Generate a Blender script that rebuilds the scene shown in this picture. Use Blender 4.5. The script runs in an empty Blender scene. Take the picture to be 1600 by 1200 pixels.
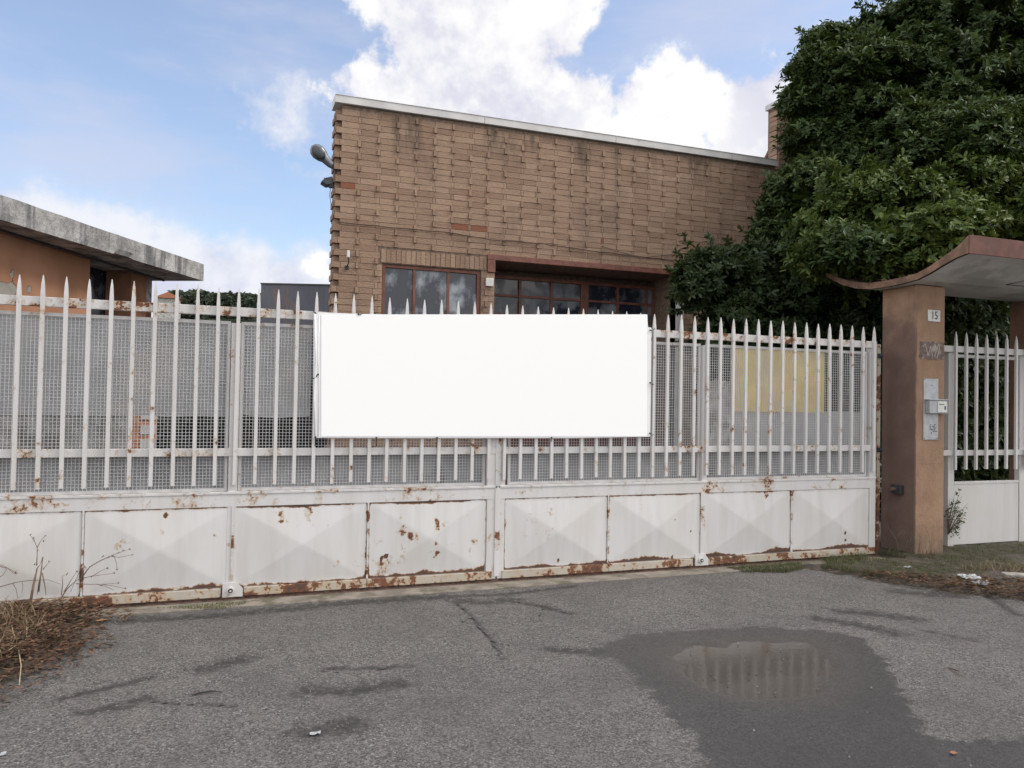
import bpy, math, random
import numpy as np
from mathutils import Vector, Matrix, noise
random.seed(7); rng = np.random.default_rng(7)
S = bpy.context.scene; COL = S.collection
R = math.radians
# ------------------------------------------------------------ camera
YAW, PITCH, ROLL, FPX, DIST, EYE = R(20.215), R(1.11), R(1.0), 1220.0, 6.086, 1.5
Fw = Vector((math.sin(YAW)*math.cos(PITCH), math.cos(YAW)*math.cos(PITCH), math.sin(PITCH)))
R0 = Vector((math.cos(YAW), -math.sin(YAW), 0)); U0 = R0.cross(Fw)
Rt = R0*math.cos(ROLL)+U0*math.sin(ROLL); Up = U0*math.cos(ROLL)-R0*math.sin(ROLL)
CAM = Vector((0, -DIST, EYE))
cd = bpy.data.cameras.new('camera'); cam = bpy.data.objects.new('camera', cd); COL.objects.link(cam)
cam.matrix_world = Matrix.Translation(CAM) @ Matrix((Rt, Up, -Fw)).transposed().to_4x4()
cd.sensor_width = 36; cd.lens = 36*FPX/1600; cd.clip_end = 5000; cd.clip_start = .05
S.camera = cam
# ------------------------------------------------------------ light
SUN_AZ, SUN_EL = R(112), R(48)
SKY, CLOUD, SUNE, EXPO = .15, .69, 1.45, .55
S.view_settings.view_transform = 'Standard'; S.view_settings.look = 'None'
S.view_settings.exposure = EXPO; S.view_settings.gamma = 1
sl = bpy.data.lights.new('sun', 'SUN'); sl.energy = SUNE; sl.angle = R(14); sl.color = (1, .95, .88)
so = bpy.data.objects.new('sun', sl); COL.objects.link(so)
sd = Vector((math.sin(SUN_AZ)*math.cos(SUN_EL), math.cos(SUN_AZ)*math.cos(SUN_EL), math.sin(SUN_EL)))
so.rotation_euler = (-sd).to_track_quat('-Z', 'Y').to_euler()

class NT:
    """small node-tree helper"""
    def __init__(s, tree): s.t = tree; s.n = tree.nodes; s.l = tree.links
    def node(s, kind, **kw):
        n = s.n.new(kind)
        for k, v in kw.items():
            if k.startswith('_'): setattr(n, k[1:], v)
        return n
    def put(s, sock, v):
        if v is None: return
        if hasattr(v, 'is_output') or isinstance(v, bpy.types.NodeSocket): s.l.new(v, sock)
        else:
            if isinstance(v, (tuple, list)) and len(v) == 3 and sock.type == 'RGBA': v = (*v, 1)
            sock.default_value = v
    def m(s, op, a, b=None, c=None, clamp=False):
        n = s.n.new('ShaderNodeMath'); n.operation = op; n.use_clamp = clamp
        s.put(n.inputs[0], a); s.put(n.inputs[1], b); s.put(n.inputs[2], c); return n.outputs[0]
    def vm(s, op, a, b=None):
        n = s.n.new('ShaderNodeVectorMath'); n.operation = op
        s.put(n.inputs[0], a); s.put(n.inputs[1], b); return n.outputs[0]
    def noise(s, vec, scale, detail=4, rough=.55, sc3=None):
        if sc3: vec = s.vm('MULTIPLY', vec, sc3)
        n = s.n.new('ShaderNodeTexNoise'); s.put(n.inputs['Vector'], vec)
        n.inputs['Scale'].default_value = scale; n.inputs['Detail'].default_value = detail; n.inputs['Roughness'].default_value = rough
        return n.outputs[0]
    def vor(s, vec, scale, out='Distance', feat='F1'):
        n = s.n.new('ShaderNodeTexVoronoi'); n.feature = feat; s.put(n.inputs['Vector'], vec)
        n.inputs['Scale'].default_value = scale; return n.outputs[out]
    def step(s, v, a, b, o0=0., o1=1., smooth=True):
        n = s.n.new('ShaderNodeMapRange'); n.interpolation_type = 'SMOOTHSTEP' if smooth else 'LINEAR'
        s.put(n.inputs[0], v); s.put(n.inputs[1], a); s.put(n.inputs[2], b); s.put(n.inputs[3], o0); s.put(n.inputs[4], o1)
        return n.outputs[0]
    def mix(s, f, a, b, bt='MIX'):
        n = s.n.new('ShaderNodeMix'); n.data_type = 'RGBA'; n.blend_type = bt
        s.put(n.inputs[0], f); s.put(n.inputs[6], a); s.put(n.inputs[7], b); return n.outputs[2]
    def attr(s, name):
        n = s.n.new('ShaderNodeAttribute'); n.attribute_name = name; return n.outputs['Fac']
    def pos(s): return s.n.new('ShaderNodeNewGeometry').outputs['Position']
    def rnd(s): return s.n.new('ShaderNodeNewGeometry').outputs['Random Per Island']
    def bump(s, h, dist, strength=1.):
        n = s.n.new('ShaderNodeBump'); s.put(n.inputs['Height'], h)
        n.inputs['Distance'].default_value = dist; n.inputs['Strength'].default_value = strength; return n.outputs[0]

# ------------------------------------------------------------ world: Nishita sky with cumulus
W = bpy.data.worlds.new('World'); S.world = W; W.use_nodes = True
w = NT(W.node_tree); w.n.clear()
sky = w.n.new('ShaderNodeTexSky'); sky.sky_type = 'NISHITA'; sky.sun_disc = False
sky.sun_elevation = SUN_EL; sky.sun_rotation = SUN_AZ; sky.air_density = 1.0; sky.dust_density = 1.2; sky.ozone_density = 1.5
tc = w.n.new('ShaderNodeTexCoord'); d = w.vm('NORMALIZE', tc.outputs['Generated'])
sp = w.n.new('ShaderNodeSeparateXYZ'); w.l.new(d, sp.inputs[0])
az = w.m('MULTIPLY', w.m('ARCTAN2', sp.outputs[0], sp.outputs[1]), 57.2958)
el = w.m('MULTIPLY', w.m('ARCSINE', sp.outputs[2]), 57.2958)
big = w.noise(d, 6.0, 8, .6); fine = w.noise(d, 22.0, 7, .6); streak = w.noise(d, 3.0, 6, .6, (1.0, 1.0, 3.6))
def blob(a, e, ra, re, k=1.0):
    u = w.m('DIVIDE', w.m('SUBTRACT', az, a), ra); v = w.m('DIVIDE', w.m('SUBTRACT', el, e), re)
    r = w.m('SQRT', w.m('ADD', w.m('MULTIPLY', u, u), w.m('MULTIPLY', v, v)))
    return w.m('MULTIPLY', w.m('SUBTRACT', 1.15, r), k)
def mx(*a):
    r = a[0]
    for x in a[1:]: r = w.m('MAXIMUM', r, x)
    return r
cum = mx(blob(15, 26, 7.0, 8.0), blob(11.5, 20, 5.6, 5.2), blob(20.5, 27, 5.6, 5.6), blob(19, 19.5, 10, 4.6), blob(24.8, 20.0, 5.0, 3.4),
         blob(29.8, 18.5, 5.6, 5.6), blob(38.5, 17.0, 4.6, 5.4), blob(46, 17, 6.5, 8), blob(6.0, 9.2, 2.6, 1.5, .5))
low = mx(blob(-14, 8.0, 13, 5.0, 1.0), blob(0, 6.0, 16, 5.0, 1.0), blob(30, 4, 40, 8, .8), blob(4.6, 18.8, 4.6, 3.8, .22))
edge = w.m('ADD', w.m('MULTIPLY', w.m('SUBTRACT', big, .5), 1.7), w.m('MULTIPLY', w.m('SUBTRACT', fine, .5), 1.3))
cm = w.step(w.m('ADD', cum, edge), .0, .38)
lm = w.m('MULTIPLY', w.step(w.m('ADD', low, w.m('MULTIPLY', edge, .55)), -.08, .42), .9)
away = w.step(w.m('ABSOLUTE', w.m('SUBTRACT', az, 20)), 42, 60)
gen = w.m('MULTIPLY', w.step(big, .36, .50), away)
veil = w.m('MULTIPLY_ADD', w.step(streak, .36, .68), .42, .16)
mask = mx(cm, lm, gen, veil)
shade = w.step(w.m('ADD', w.m('MULTIPLY', w.noise(w.vm('ADD', d, (0.02, 0.0, -0.03)), 9.0, 6, .55), .65), w.m('MULTIPLY', fine, .35)), .40, .58)
bright = w.m('MAXIMUM', w.m('MULTIPLY', blob(30, 17, 9, 7, 1.1), 1.0), 0.0)
shade = w.m('MINIMUM', w.m('ADD', shade, bright), 1.0)
ccol = w.mix(w.m('MULTIPLY', shade, mx(cm, gen, w.m('MULTIPLY', lm, .8))), (.70, .70, .83), (1.0, 1.0, 1.0))
ccol = w.mix(away, ccol, (1.0, .98, .965)); cstr = w.m('MULTIPLY_ADD', away, .38, CLOUD)  # clouds out of view brightened and warmed to offset the blue cast
b1 = w.n.new('ShaderNodeBackground'); w.l.new(sky.outputs[0], b1.inputs[0]); b1.inputs[1].default_value = SKY
b2 = w.n.new('ShaderNodeBackground'); w.l.new(ccol, b2.inputs[0]); w.l.new(cstr, b2.inputs[1])
ms = w.n.new('ShaderNodeMixShader'); w.l.new(mask, ms.inputs[0]); w.l.new(b1.outputs[0], ms.inputs[1]); w.l.new(b2.outputs[0], ms.inputs[2])
wo = w.n.new('ShaderNodeOutputWorld'); w.l.new(ms.outputs[0], wo.inputs[0])

# ------------------------------------------------------------ helpers
def ray(x, y): return Fw + Rt*((x-800)/FPX) - Up*((y-600)/FPX)
def at(x, y, Y): d = ray(x, y); return CAM + d*((Y-CAM.y)/d.y)
def gz(x, y, Z=0.): d = ray(x, y); return CAM + d*((Z-CAM.z)/d.z)
def dep(p): return (Vector(p)-CAM).dot(Fw)

class MB:
    def __init__(s): s.v = []; s.f = []
    def add(s, vs, fs):
        o = len(s.v); s.v += [tuple(v) for v in vs]; s.f += [tuple(i+o for i in f) for f in fs]; return s
    def box(s, a, b, M=None):
        (x0, y0, z0), (x1, y1, z1) = a, b
        vs = [Vector(p) for p in ((x0,y0,z0),(x1,y0,z0),(x1,y1,z0),(x0,y1,z0),(x0,y0,z1),(x1,y0,z1),(x1,y1,z1),(x0,y1,z1))]
        if M: vs = [M @ v for v in vs]
        return s.add(vs, [(0,3,2,1),(4,5,6,7),(0,1,5,4),(1,2,6,5),(2,3,7,6),(3,0,4,7)])
    def prism(s, poly, ext):
        """poly: list of 3D points, ext: vector"""
        n = len(poly); e = Vector(ext); P = [Vector(p) for p in poly]
        return s.add(P+[p+e for p in P], [tuple(range(n))[::-1], tuple(range(n, 2*n))] + [(i,(i+1)%n,n+(i+1)%n,n+i) for i in range(n)])
    def tube(s, pts, r, seg=6, cap=True):
        pts = [Vector(p) for p in pts]; n = len(pts); rs = r if isinstance(r, (list, tuple)) else [r]*n
        vs = []; prev = None
        for i, p in enumerate(pts):
            t = (pts[min(i+1, n-1)]-pts[max(i-1, 0)]).normalized()
            a = Vector((0,0,1)) if abs(t.z) < .9 else Vector((1,0,0))
            if prev is not None: a = prev
            u = (a - t*a.dot(t)).normalized(); prev = u; v = t.cross(u)
            vs += [p+(u*math.cos(k*2*math.pi/seg)+v*math.sin(k*2*math.pi/seg))*rs[i] for k in range(seg)]
        fs = [(i*seg+k, i*seg+(k+1)%seg, (i+1)*seg+(k+1)%seg, (i+1)*seg+k) for i in range(n-1) for k in range(seg)]
        if cap: fs += [tuple(range(seg))[::-1], tuple((n-1)*seg+k for k in range(seg))]
        return s.add(vs, fs)
    def disc(s, c, axis, r, h, seg=24):
        c = Vector(c); a = Vector(axis).normalized(); return s.tube([c, c+a*h], r, seg)
    def build(s, name, mat, parent=None, smooth=False, bevel=0, seg=2):
        me = bpy.data.meshes.new(name); me.from_pydata(s.v, [], s.f); me.validate(); me.update()
        return link(me, name, mat, parent, smooth, bevel, seg)
def link(me, name, mat, parent=None, smooth=False, bevel=0, seg=2):
    o = bpy.data.objects.new(name, me); COL.objects.link(o)
    if mat: me.materials.append(mat)
    if smooth: me.polygons.foreach_set('use_smooth', [True]*len(me.polygons))
    if bevel:
        b = o.modifiers.new('bevel', 'BEVEL'); b.width = bevel; b.segments = seg; b.limit_method = 'ANGLE'; b.angle_limit = R(40)
    if parent:
        o.parent = parent; o.matrix_parent_inverse = Matrix.Translation(origin(parent)).inverted()
    return o
def origin(p):
    v = Vector(p.location)
    return v if p.parent is None else v  # parts sit at world origin offset zero
def tag(o, label, cat, group=None, kind=None):
    if label: o['label'] = label
    if cat: o['category'] = cat
    if group: o['group'] = group
    if kind: o['kind'] = kind
    return o
def thing(name, label, cat, loc=(0,0,0), group=None):
    o = bpy.data.objects.new(name, None); COL.objects.link(o); o.location = loc; o.empty_display_size = .2
    return tag(o, label, cat, group)
def struct(o): o['kind'] = 'structure'; return o
def mesh_np(name, V, F, mat, parent=None, smooth=False):
    me = bpy.data.meshes.new(name); V = np.asarray(V, np.float32); F = np.asarray(F, np.int32); k = F.shape[1]
    me.vertices.add(len(V)); me.vertices.foreach_set('co', V.ravel())
    me.loops.add(F.size); me.loops.foreach_set('vertex_index', F.ravel())
    me.polygons.add(len(F)); me.polygons.foreach_set('loop_start', np.arange(0, F.size, k, dtype=np.int32))
    me.polygons.foreach_set('loop_total', np.full(len(F), k, np.int32)) if False else None
    me.update(calc_edges=True); me.validate()
    return link(me, name, mat, parent, smooth)
def setattr_np(o, name, vals):
    a = o.data.attributes.new(name, 'FLOAT', 'POINT'); a.data.foreach_set('value', np.asarray(vals, np.float32))

# ------------------------------------------------------------ materials
def mat(name):
    m = bpy.data.materials.new(name); m.use_nodes = True; t = NT(m.node_tree)
    return m, t, t.n['Principled BSDF']
def simple(name, col, rough=.6, metal=0, var=.15, sc=8., bump=0, bsc=40., dirt=None, dsc=3., dthr=.55, spec=.5):
    m, t, b = mat(name); p = t.pos()
    n = t.noise(p, sc, 5); k = t.step(n, .3, .7, 1-var, 1+var, False)
    c = t.vm('MULTIPLY', t.mix(0, col, col), k) if False else t.mix(1, col, t.mix(n, tuple(0 for _ in col), (1,1,1)), 'MIX') if False else None
    dk = tuple(x*(1-var) for x in col); lt = tuple(min(1, x*(1+var)) for x in col)
    c = t.mix(t.step(n, .3, .7), dk, lt)
    if dirt: c = t.mix(t.step(t.noise(p, dsc, 7, .65), dthr, dthr+.12), c, dirt)
    t.put(b.inputs['Base Color'], c); b.inputs['Roughness'].default_value = rough; b.inputs['Metallic'].default_value = metal
    b.inputs['Specular IOR Level'].default_value = spec
    if bump: t.put(b.inputs['Normal'], t.bump(t.noise(p, bsc, 5, .6), bump))
    return m

def paint(name, lvl=0., base=(.62,.61,.61), attr=None, k=0., streaks=True, bumpy=.0015, clump=1.3, rough=.5):
    """weathered white gate paint: rust where noise and the painted-on wear attribute are high"""
    m, t, b = mat(name); p = t.pos()
    n1 = t.noise(p, 14., 7, .66); n2 = t.noise(p, clump, 3, .5); n3 = t.noise(p, 60., 4, .6)
    v = t.m('ADD', t.m('ADD', n1, t.m('MULTIPLY', t.m('SUBTRACT', n2, .5), .7)), t.m('MULTIPLY', t.m('SUBTRACT', n3, .5), .18))
    v = t.m('ADD', v, lvl)
    if attr: v = t.m('ADD', v, t.m('MULTIPLY', t.attr(attr), k))
    grime = t.noise(p, 9., 5, .6, (1., 1., .12))
    c = t.mix(t.step(grime, .35, .75), base, (base[0]*.89, base[1]*.87, base[2]*.85))
    c = t.mix(t.step(t.noise(p, 2.2, 4), .45, .7, 0, .5), c, (base[0]*.93, base[1]*.90, base[2]*.83))
    c = t.mix(t.step(v, .57, .70, 0, .85), c, (.42, .30, .19))
    rc = t.mix(t.noise(p, 45., 4), (.095, .040, .026), (.24, .10, .048))
    c = t.mix(t.step(v, .685, .715), c, rc)
    c = t.mix(t.step(v, .79, .83, 0, .85), c, t.mix(n3, (.05, .035, .03), (.10, .065, .05)))
    t.put(b.inputs['Base Color'], c)
    t.put(b.inputs['Roughness'], t.step(v, .66, .72, rough, .9))
    h = t.m('ADD', t.m('MULTIPLY', t.step(v, .66, .74), -1.), t.m('MULTIPLY', n3, .4))
    t.put(b.inputs['Normal'], t.bump(h, bumpy, .7))
    return m
M = {}
M['paint'] = paint('white_paint', .0)
M['picket'] = paint('picket_paint', -.02, clump=3.)
M['rail'] = paint('rail_paint', .115, clump=1.5)
M['midrail'] = paint('middle_rail_paint', .02, clump=3.)
M['panel'] = paint('panel_paint', -.11, attr='wear', k=.50, bumpy=.001)
M['flange'] = paint('flange_paint', .165, base=(.46,.42,.36), clump=3.)
M['rust_paint'] = paint('seam_paint', .10, clump=6.)
M['ped'] = paint('small_gate_paint', -.16, base=(.55,.545,.54))
M['wire'] = simple('wire_paint', (.60,.60,.61), .5, var=.1)
M['rust'] = simple('rusty_steel', (.10,.06,.045), .85, var=.5, sc=30, bump=.002)
M['backsheet'] = simple('grey_backing_sheet', (.33,.33,.34), .7, var=.25, sc=3., dirt=(.13,.12,.12), dsc=2.)
M['greysheet'] = simple('pale_grey_sheet', (.46,.46,.47), .7, var=.12, sc=2., dirt=(.52,.50,.47), dsc=1.3, dthr=.5)
M['tatter'] = simple('stained_white_sheet', (.42,.41,.39), .8, var=.3, sc=7., dirt=(.20,.19,.17), dsc=4., dthr=.5)
M['yellow'] = simple('yellow_board', (.80,.64,.27), .6, var=.1, sc=3., dirt=(.40,.30,.12), dsc=9., dthr=.66)
M['banner'] = simple('banner_vinyl', (.80,.80,.81), .45, var=.03)
M['print'] = simple('banner_print', (.97,.97,.97), .5, var=.0)
M['black'] = simple('black_plastic', (.02,.02,.02), .5)
M['darkmetal'] = simple('dark_metal', (.05,.055,.06), .45, .3)
M['lampmetal'] = simple('lamp_housing', (.20,.21,.23), .35, .6)
M['coping'] = simple('coping_metal', (.58,.57,.56), .5, var=.12, sc=2.5, dirt=(.40,.38,.36), dsc=6., dthr=.62)
M['redframe'] = simple('red_oxide_frame', (.165,.062,.042), .6, var=.25, sc=12., dirt=(.22,.13,.09), dsc=14., dthr=.64)
M['mortar'] = simple('mortar', (.19,.135,.10), .95, var=.3, sc=20., bump=.006)
M['whitebox'] = simple('white_plastic', (.62,.61,.58), .5)
M['soil'] = simple('soil', (.060,.047,.036), .95, var=.45, sc=14., bump=.02, bsc=18., dirt=(.05,.045,.03), dsc=5.)
M['sill'] = simple('gate_sill_concrete', (.20,.175,.145), .9, var=.3, sc=6., bump=.006, bsc=30., dirt=(.11,.10,.07), dsc=4., dthr=.5)
M['kerb'] = simple('kerb_stone', (.27,.25,.22), .9, var=.3, sc=12., bump=.008)
M['yard'] = simple('yard_asphalt', (.11,.105,.10), .9, var=.3, sc=2., bump=.01)
M['bark'] = simple('bark', (.10,.075,.055), .9, var=.4, sc=20., bump=.01)
M['shed'] = simple('shed_sheet_metal', (.060,.062,.078), .6, var=.15, sc=2.)
M['canopywhite'] = simple('canopy_underside', (.56,.55,.53), .85, var=.12, sc=1.5, dirt=(.40,.39,.37), dsc=2., dthr=.5)
M['steelplate'] = simple('grey_steel_plate', (.40,.41,.43), .45, .4, var=.12, sc=18., dirt=(.28,.27,.26), dsc=12., dthr=.62)
M['scrape'] = simple('scraped_plaster', (.16,.12,.105), .95, var=.3, sc=30., bump=.006, dirt=(.34,.30,.27), dsc=14., dthr=.52)
M['stalk'] = simple('dead_stalk', (.17,.12,.085), .9, var=.3, sc=30)
M['straw'] = simple('straw', (.36,.28,.18), .9, var=.3, sc=30)
M['paper'] = simple('litter_paper', (.34,.35,.36), .6, var=.1, sc=30)
M['orangewall'] = simple('far_roof', (.35,.14,.08), .9)

def m_glass(name, haze=.5):
    m, t, b = mat(name); p = t.pos()
    n = t.m('ADD', t.noise(p, 2.2, 6, .6), t.m('MULTIPLY', t.m('SUBTRACT', t.noise(p, 5., 5, .65, (1, 1, .25)), .5), .5))
    f = t.step(n, .46, .68, 0, haze)
    t.put(b.inputs['Base Color'], t.mix(f, (.018, .023, .036), (.46, .50, .54)))
    t.put(b.inputs['Roughness'], t.step(n, .4, .65, .12, .6))
    b.inputs['Specular IOR Level'].default_value = .6
    return m
M['glass'] = m_glass('dusty_glass', .75); M['glassdark'] = m_glass('dusty_dark_glass', .40)

def m_brick():
    m, t, b = mat('rough_brick'); p = t.pos(); r = t.rnd()
    c = t.mix(t.step(r, 0, .45), (.272, .176, .121), (.315, .211, .148))
    c = t.mix(t.step(r, .5, .9), c, (.362, .248, .174))
    c = t.mix(t.step(r, .9965, .9970), c, (.235, .085, .048))
    c = t.mix(t.step(t.noise(p, 60., 6, .65, (.35, 1, 1.6)), .45, .72, 0, .4), c, (.13, .08, .055))
    st = t.noise(p, 1.4, 5, .6, (1., 1., .45))
    c = t.mix(t.step(st, .50, .72, 0, .45), c, (.14, .10, .075))
    sz = t.n.new('ShaderNodeSeparateXYZ'); t.put(sz.inputs[0], p)
    drip = t.m('MULTIPLY', t.step(sz.outputs[2], 4.45, 5.2), t.step(t.noise(p, 2.2, 6, .7, (1, 1, .16)), .50, .66))
    c = t.mix(t.m('MULTIPLY', drip, .8), c, (.055, .045, .032))
    t.put(b.inputs['Base Color'], c); b.inputs['Roughness'].default_value = .92
    t.put(b.inputs['Normal'], t.bump(t.noise(p, 55., 6, .65, (.4, 1, 1.3)), .012))
    return m
M['brick'] = m_brick()

def m_concrete():
    m, t, b = mat('weathered_concrete'); p = t.pos()
    c = t.mix(t.step(t.noise(p, 3.5, 7, .65), .35, .65), (.25, .245, .24), (.50, .49, .475))
    c = t.mix(t.step(t.noise(p, 5., 6, .7, (1, 1, .15)), .44, .62, 0, .85), c, (.11, .11, .115))
    c = t.mix(t.step(t.noise(p, 28., 5, .65), .6, .7, 0, .5), c, (.13, .125, .12))
    t.put(b.inputs['Base Color'], c); b.inputs['Roughness'].default_value = .95
    t.put(b.inputs['Normal'], t.bump(t.noise(p, 25., 7, .65), .02)); return m
M['concrete'] = m_concrete()

def m_plaster():
    m, t, b = mat('peeling_orange_plaster'); p = t.pos()
    c = t.mix(t.step(t.noise(p, 2., 5), .35, .65), (.31, .155, .088), (.39, .205, .125))
    v = t.m('ADD', t.noise(p, 3.4, 7, .62), t.attr('peel'))
    pc = t.mix(t.noise(p, 16., 5), (.18, .17, .15), (.36, .34, .30))
    c = t.mix(t.step(v, .70, .705), c, (.10, .06, .04)); c = t.mix(t.step(v, .715, .72), c, pc)
    t.put(b.inputs['Base Color'], c); b.inputs['Roughness'].default_value = .95
    t.put(b.inputs['Normal'], t.bump(t.step(v, .70, .72, 1, 0), .02)); return m
M['plaster'] = m_plaster()

def m_pillar():
    m, t, b = mat('two_tone_pillar_paint'); p = t.pos()
    s = t.n.new('ShaderNodeSeparateXYZ'); t.put(s.inputs[0], p); x, z = s.outputs[0], s.outputs[2]
    n = t.noise(p, 5., 6, .6)
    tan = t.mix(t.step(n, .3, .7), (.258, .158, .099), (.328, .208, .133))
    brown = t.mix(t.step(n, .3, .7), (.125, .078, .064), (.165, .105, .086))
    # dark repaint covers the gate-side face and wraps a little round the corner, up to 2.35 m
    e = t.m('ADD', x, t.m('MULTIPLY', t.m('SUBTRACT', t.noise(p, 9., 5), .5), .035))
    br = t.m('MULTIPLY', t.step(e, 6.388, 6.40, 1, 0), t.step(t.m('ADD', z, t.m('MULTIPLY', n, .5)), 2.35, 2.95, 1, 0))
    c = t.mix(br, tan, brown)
    c = t.mix(t.step(t.noise(p, 7., 6, .65, (1, 1, .2)), .55, .75, 0, .4), c, (.13, .085, .06))
    c = t.mix(t.m('MULTIPLY', t.step(t.m('ADD', z, t.m('MULTIPLY', t.m('SUBTRACT', n, .5), .5)), .0, .38, 1, 0), .6), c, (.10, .08, .06))
    c = t.mix(t.m('MULTIPLY', t.step(t.m('ABSOLUTE', t.m('SUBTRACT', t.noise(p, 1.7, 7, .62), .5)), .0, .004, 1, 0), .45), c, (.08, .055, .04))
    t.put(b.inputs['Base Color'], c); b.inputs['Roughness'].default_value = .85
    t.put(b.inputs['Normal'], t.bump(t.noise(p, 40., 6, .6), .004)); return m
M['pillar'] = m_pillar()
M['canopyedge'] = simple('canopy_edge_plaster', (.19,.115,.08), .9, var=.35, sc=9., bump=.01, dirt=(.13,.08,.06), dsc=6., dthr=.52)
M['canopyred'] = simple('canopy_front_red', (.135,.062,.048), .85, var=.2, sc=9., dirt=(.11,.06,.05), dsc=5.)

def m_leaf(name, cols, rough=.5):
    m, t, b = mat(name); r = t.rnd(); p = t.pos()
    c = t.mix(t.step(r, 0, .5), cols[0], cols[1]); c = t.mix(t.step(r, .5, 1.), c, cols[2])
    c = t.mix(t.step(t.noise(p, 1.6, 3), .42, .62), c, t.mix(.5, c, cols[1]))
    t.put(b.inputs['Base Color'], c); b.inputs['Roughness'].default_value = rough; b.inputs['Specular IOR Level'].default_value = .25
    tr_ = t.n.new('ShaderNodeBsdfTranslucent'); t.put(tr_.inputs[0], t.mix(.5, c, (.16, .20, .03))); mxs = t.n.new('ShaderNodeMixShader'); mxs.inputs[0].default_value = .18
    t.l.new(b.outputs[0], mxs.inputs[1]); t.l.new(tr_.outputs[0], mxs.inputs[2]); t.l.new(mxs.outputs[0], t.n['Material Output'].inputs[0])
    return m
M['leaf'] = m_leaf('glossy_leaf', [(.026,.047,.018), (.044,.076,.024), (.080,.120,.036)])
M['leaflit'] = m_leaf('lit_glossy_leaf', [(.034,.060,.016), (.072,.112,.026), (.15,.19,.045)])  # brighter copy of the same leaf; light on the front clumps painted in
M['leafdark'] = m_leaf('dark_leaf', [(.022,.038,.017), (.032,.054,.021), (.05,.075,.028)])
M['farleaf'] = m_leaf('far_foliage', [(.04,.055,.045), (.06,.075,.055), (.08,.095,.07)], .8)
M['grassm'] = m_leaf('grass_blade', [(.035,.052,.018), (.06,.078,.026), (.19,.15,.09)], .7)
M['dryleaf'] = m_leaf('dry_leaf', [(.050,.030,.022), (.105,.052,.034), (.22,.14,.09)], .85)
M['drygrass'] = m_leaf('dry_grass', [(.12,.085,.055), (.22,.16,.10), (.33,.26,.17)], .85)

# ------------------------------------------------------------ asphalt in front of the gate
def seg_dist(X, Y, pts):
    D = np.full(X.shape, 1e9)
    for (a, b) in zip(pts[:-1], pts[1:]):
        ax, ay, bx, by = a[0], a[1], b[0], b[1]; L = (bx-ax)**2+(by-ay)**2+1e-9
        u = np.clip(((X-ax)*(bx-ax)+(Y-ay)*(by-ay))/L, 0, 1); D = np.minimum(D, np.hypot(X-ax-u*(bx-ax), Y-ay-u*(by-ay)))
    return D
def inside(X, Y, poly):
    r = np.zeros(X.shape, bool); n = len(poly)
    for i in range(n):
        x0, y0 = poly[i][:2]; x1, y1 = poly[(i+1) % n][:2]
        c = ((y0 > Y) != (y1 > Y)) & (X < (x1-x0)*(Y-y0)/(y1-y0+1e-12)+x0); r ^= c
    return r
def sdf(X, Y, poly): dd = seg_dist(X, Y, poly+[poly[0]]); return np.where(inside(X, Y, poly), dd, -dd)
G = lambda L: [tuple(gz(x, y))[:2] for x, y in L]
gx = np.arange(-3.2, 10.01, .03); gy = np.concatenate([np.arange(-5.2, -.16, .03), [-.16]])
XX, YY = np.meshgrid(gx, gy)
wetp = G([(905,1022),(985,992),(1060,986),(1180,978),(1290,985),(1345,996),(1385,1030),(1405,1065),(1428,1105),(1452,1148),(1500,1158),(1600,1150),(1680,1210),(1600,1290),(1150,1290),(1100,1200),(1085,1150),(1040,1115),(1000,1070),(970,1035),(930,1026)])
wet = sdf(XX, YY, wetp)
pud = sdf(XX, YY, G([(1045,1022),(1085,1006),(1180,1000),(1262,1000),(1295,1022),(1300,1060),(1278,1088),(1180,1090),(1110,1075),(1062,1048)]))
stains = [([(322,1043),(350,1037),(382,1030)], .05), ([(480,1078),(540,1078),(600,1070),(628,1068)], .05), ([(475,1142),(510,1140),(548,1132)], .06),
 ([(130,1112),(190,1104),(228,1090)], .035), ([(228,1095),(300,1100),(370,1103)], .012), ([(1318,956),(1370,960),(1425,967)], .065), ([(1275,966),(1330,974),(1400,990)], .055), ([(1440,985),(1520,1000)], .02), ([(1405,924),(1450,928),(1495,931)], .06),
 ([(715,938),(760,942),(800,936)], .05), ([(795,938),(850,948),(888,958)], .03), ([(705,938),(738,962),(770,1003),(785,1030)], .012), ([(860,1015),(930,1018)], .04),
 ([(200,968),(330,962),(460,950),(560,940),(700,932)], .05), ([(700,932),(790,928),(900,915)], .03), ([(230,1060),(100,1090)], .025), ([(500,1045),(640,1040)], .02), ([(1330,885),(1400,905),(1460,915)], .05), ([(1500,905),(1590,960)],.03)]
st = np.full(XX.shape, -1.)
for L, r in stains: st = np.maximum(st, 1-seg_dist(XX, YY, G(L))/r/2.6)
crk = np.minimum.reduce([seg_dist(XX, YY, G(L)) for L in ([(705,938),(718,946),(738,962),(745,978),(770,1003),(772,1015),(790,1030)], [(228,1095),(300,1100),(370,1103),(440,1112)], [(795,938),(850,948),(888,958)], [(1480,1042),(1510,1055)], [(885,957),(905,962)], [(850,948),(842,965),(850,978)], [(738,962),(720,972)], [(770,1003),(800,1010),(815,1008)], [(620,1040),(560,1052),(500,1048)])])
def fbm(X, Y, s, o=4, seed=0.):
    out = np.empty(X.shape); it = np.nditer([X, Y, out], op_flags=[['readonly'],['readonly'],['writeonly']])
    for a, b, c in it: c[...] = noise.fractal(Vector((float(a)*s, float(b)*s, seed)), 1., 2., o)
    return out
und = fbm(XX, YY, 1.3, 3, 3.)*.006
Z = und - .014*np.clip((pud+fbm(XX, YY, 5., 4, 7.)*.09)/.09+.4, 0, 1) - .006*np.clip(st, 0, 1)
nx, ny = len(gx), len(gy); idx = np.arange(nx*ny).reshape(ny, nx)
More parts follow.
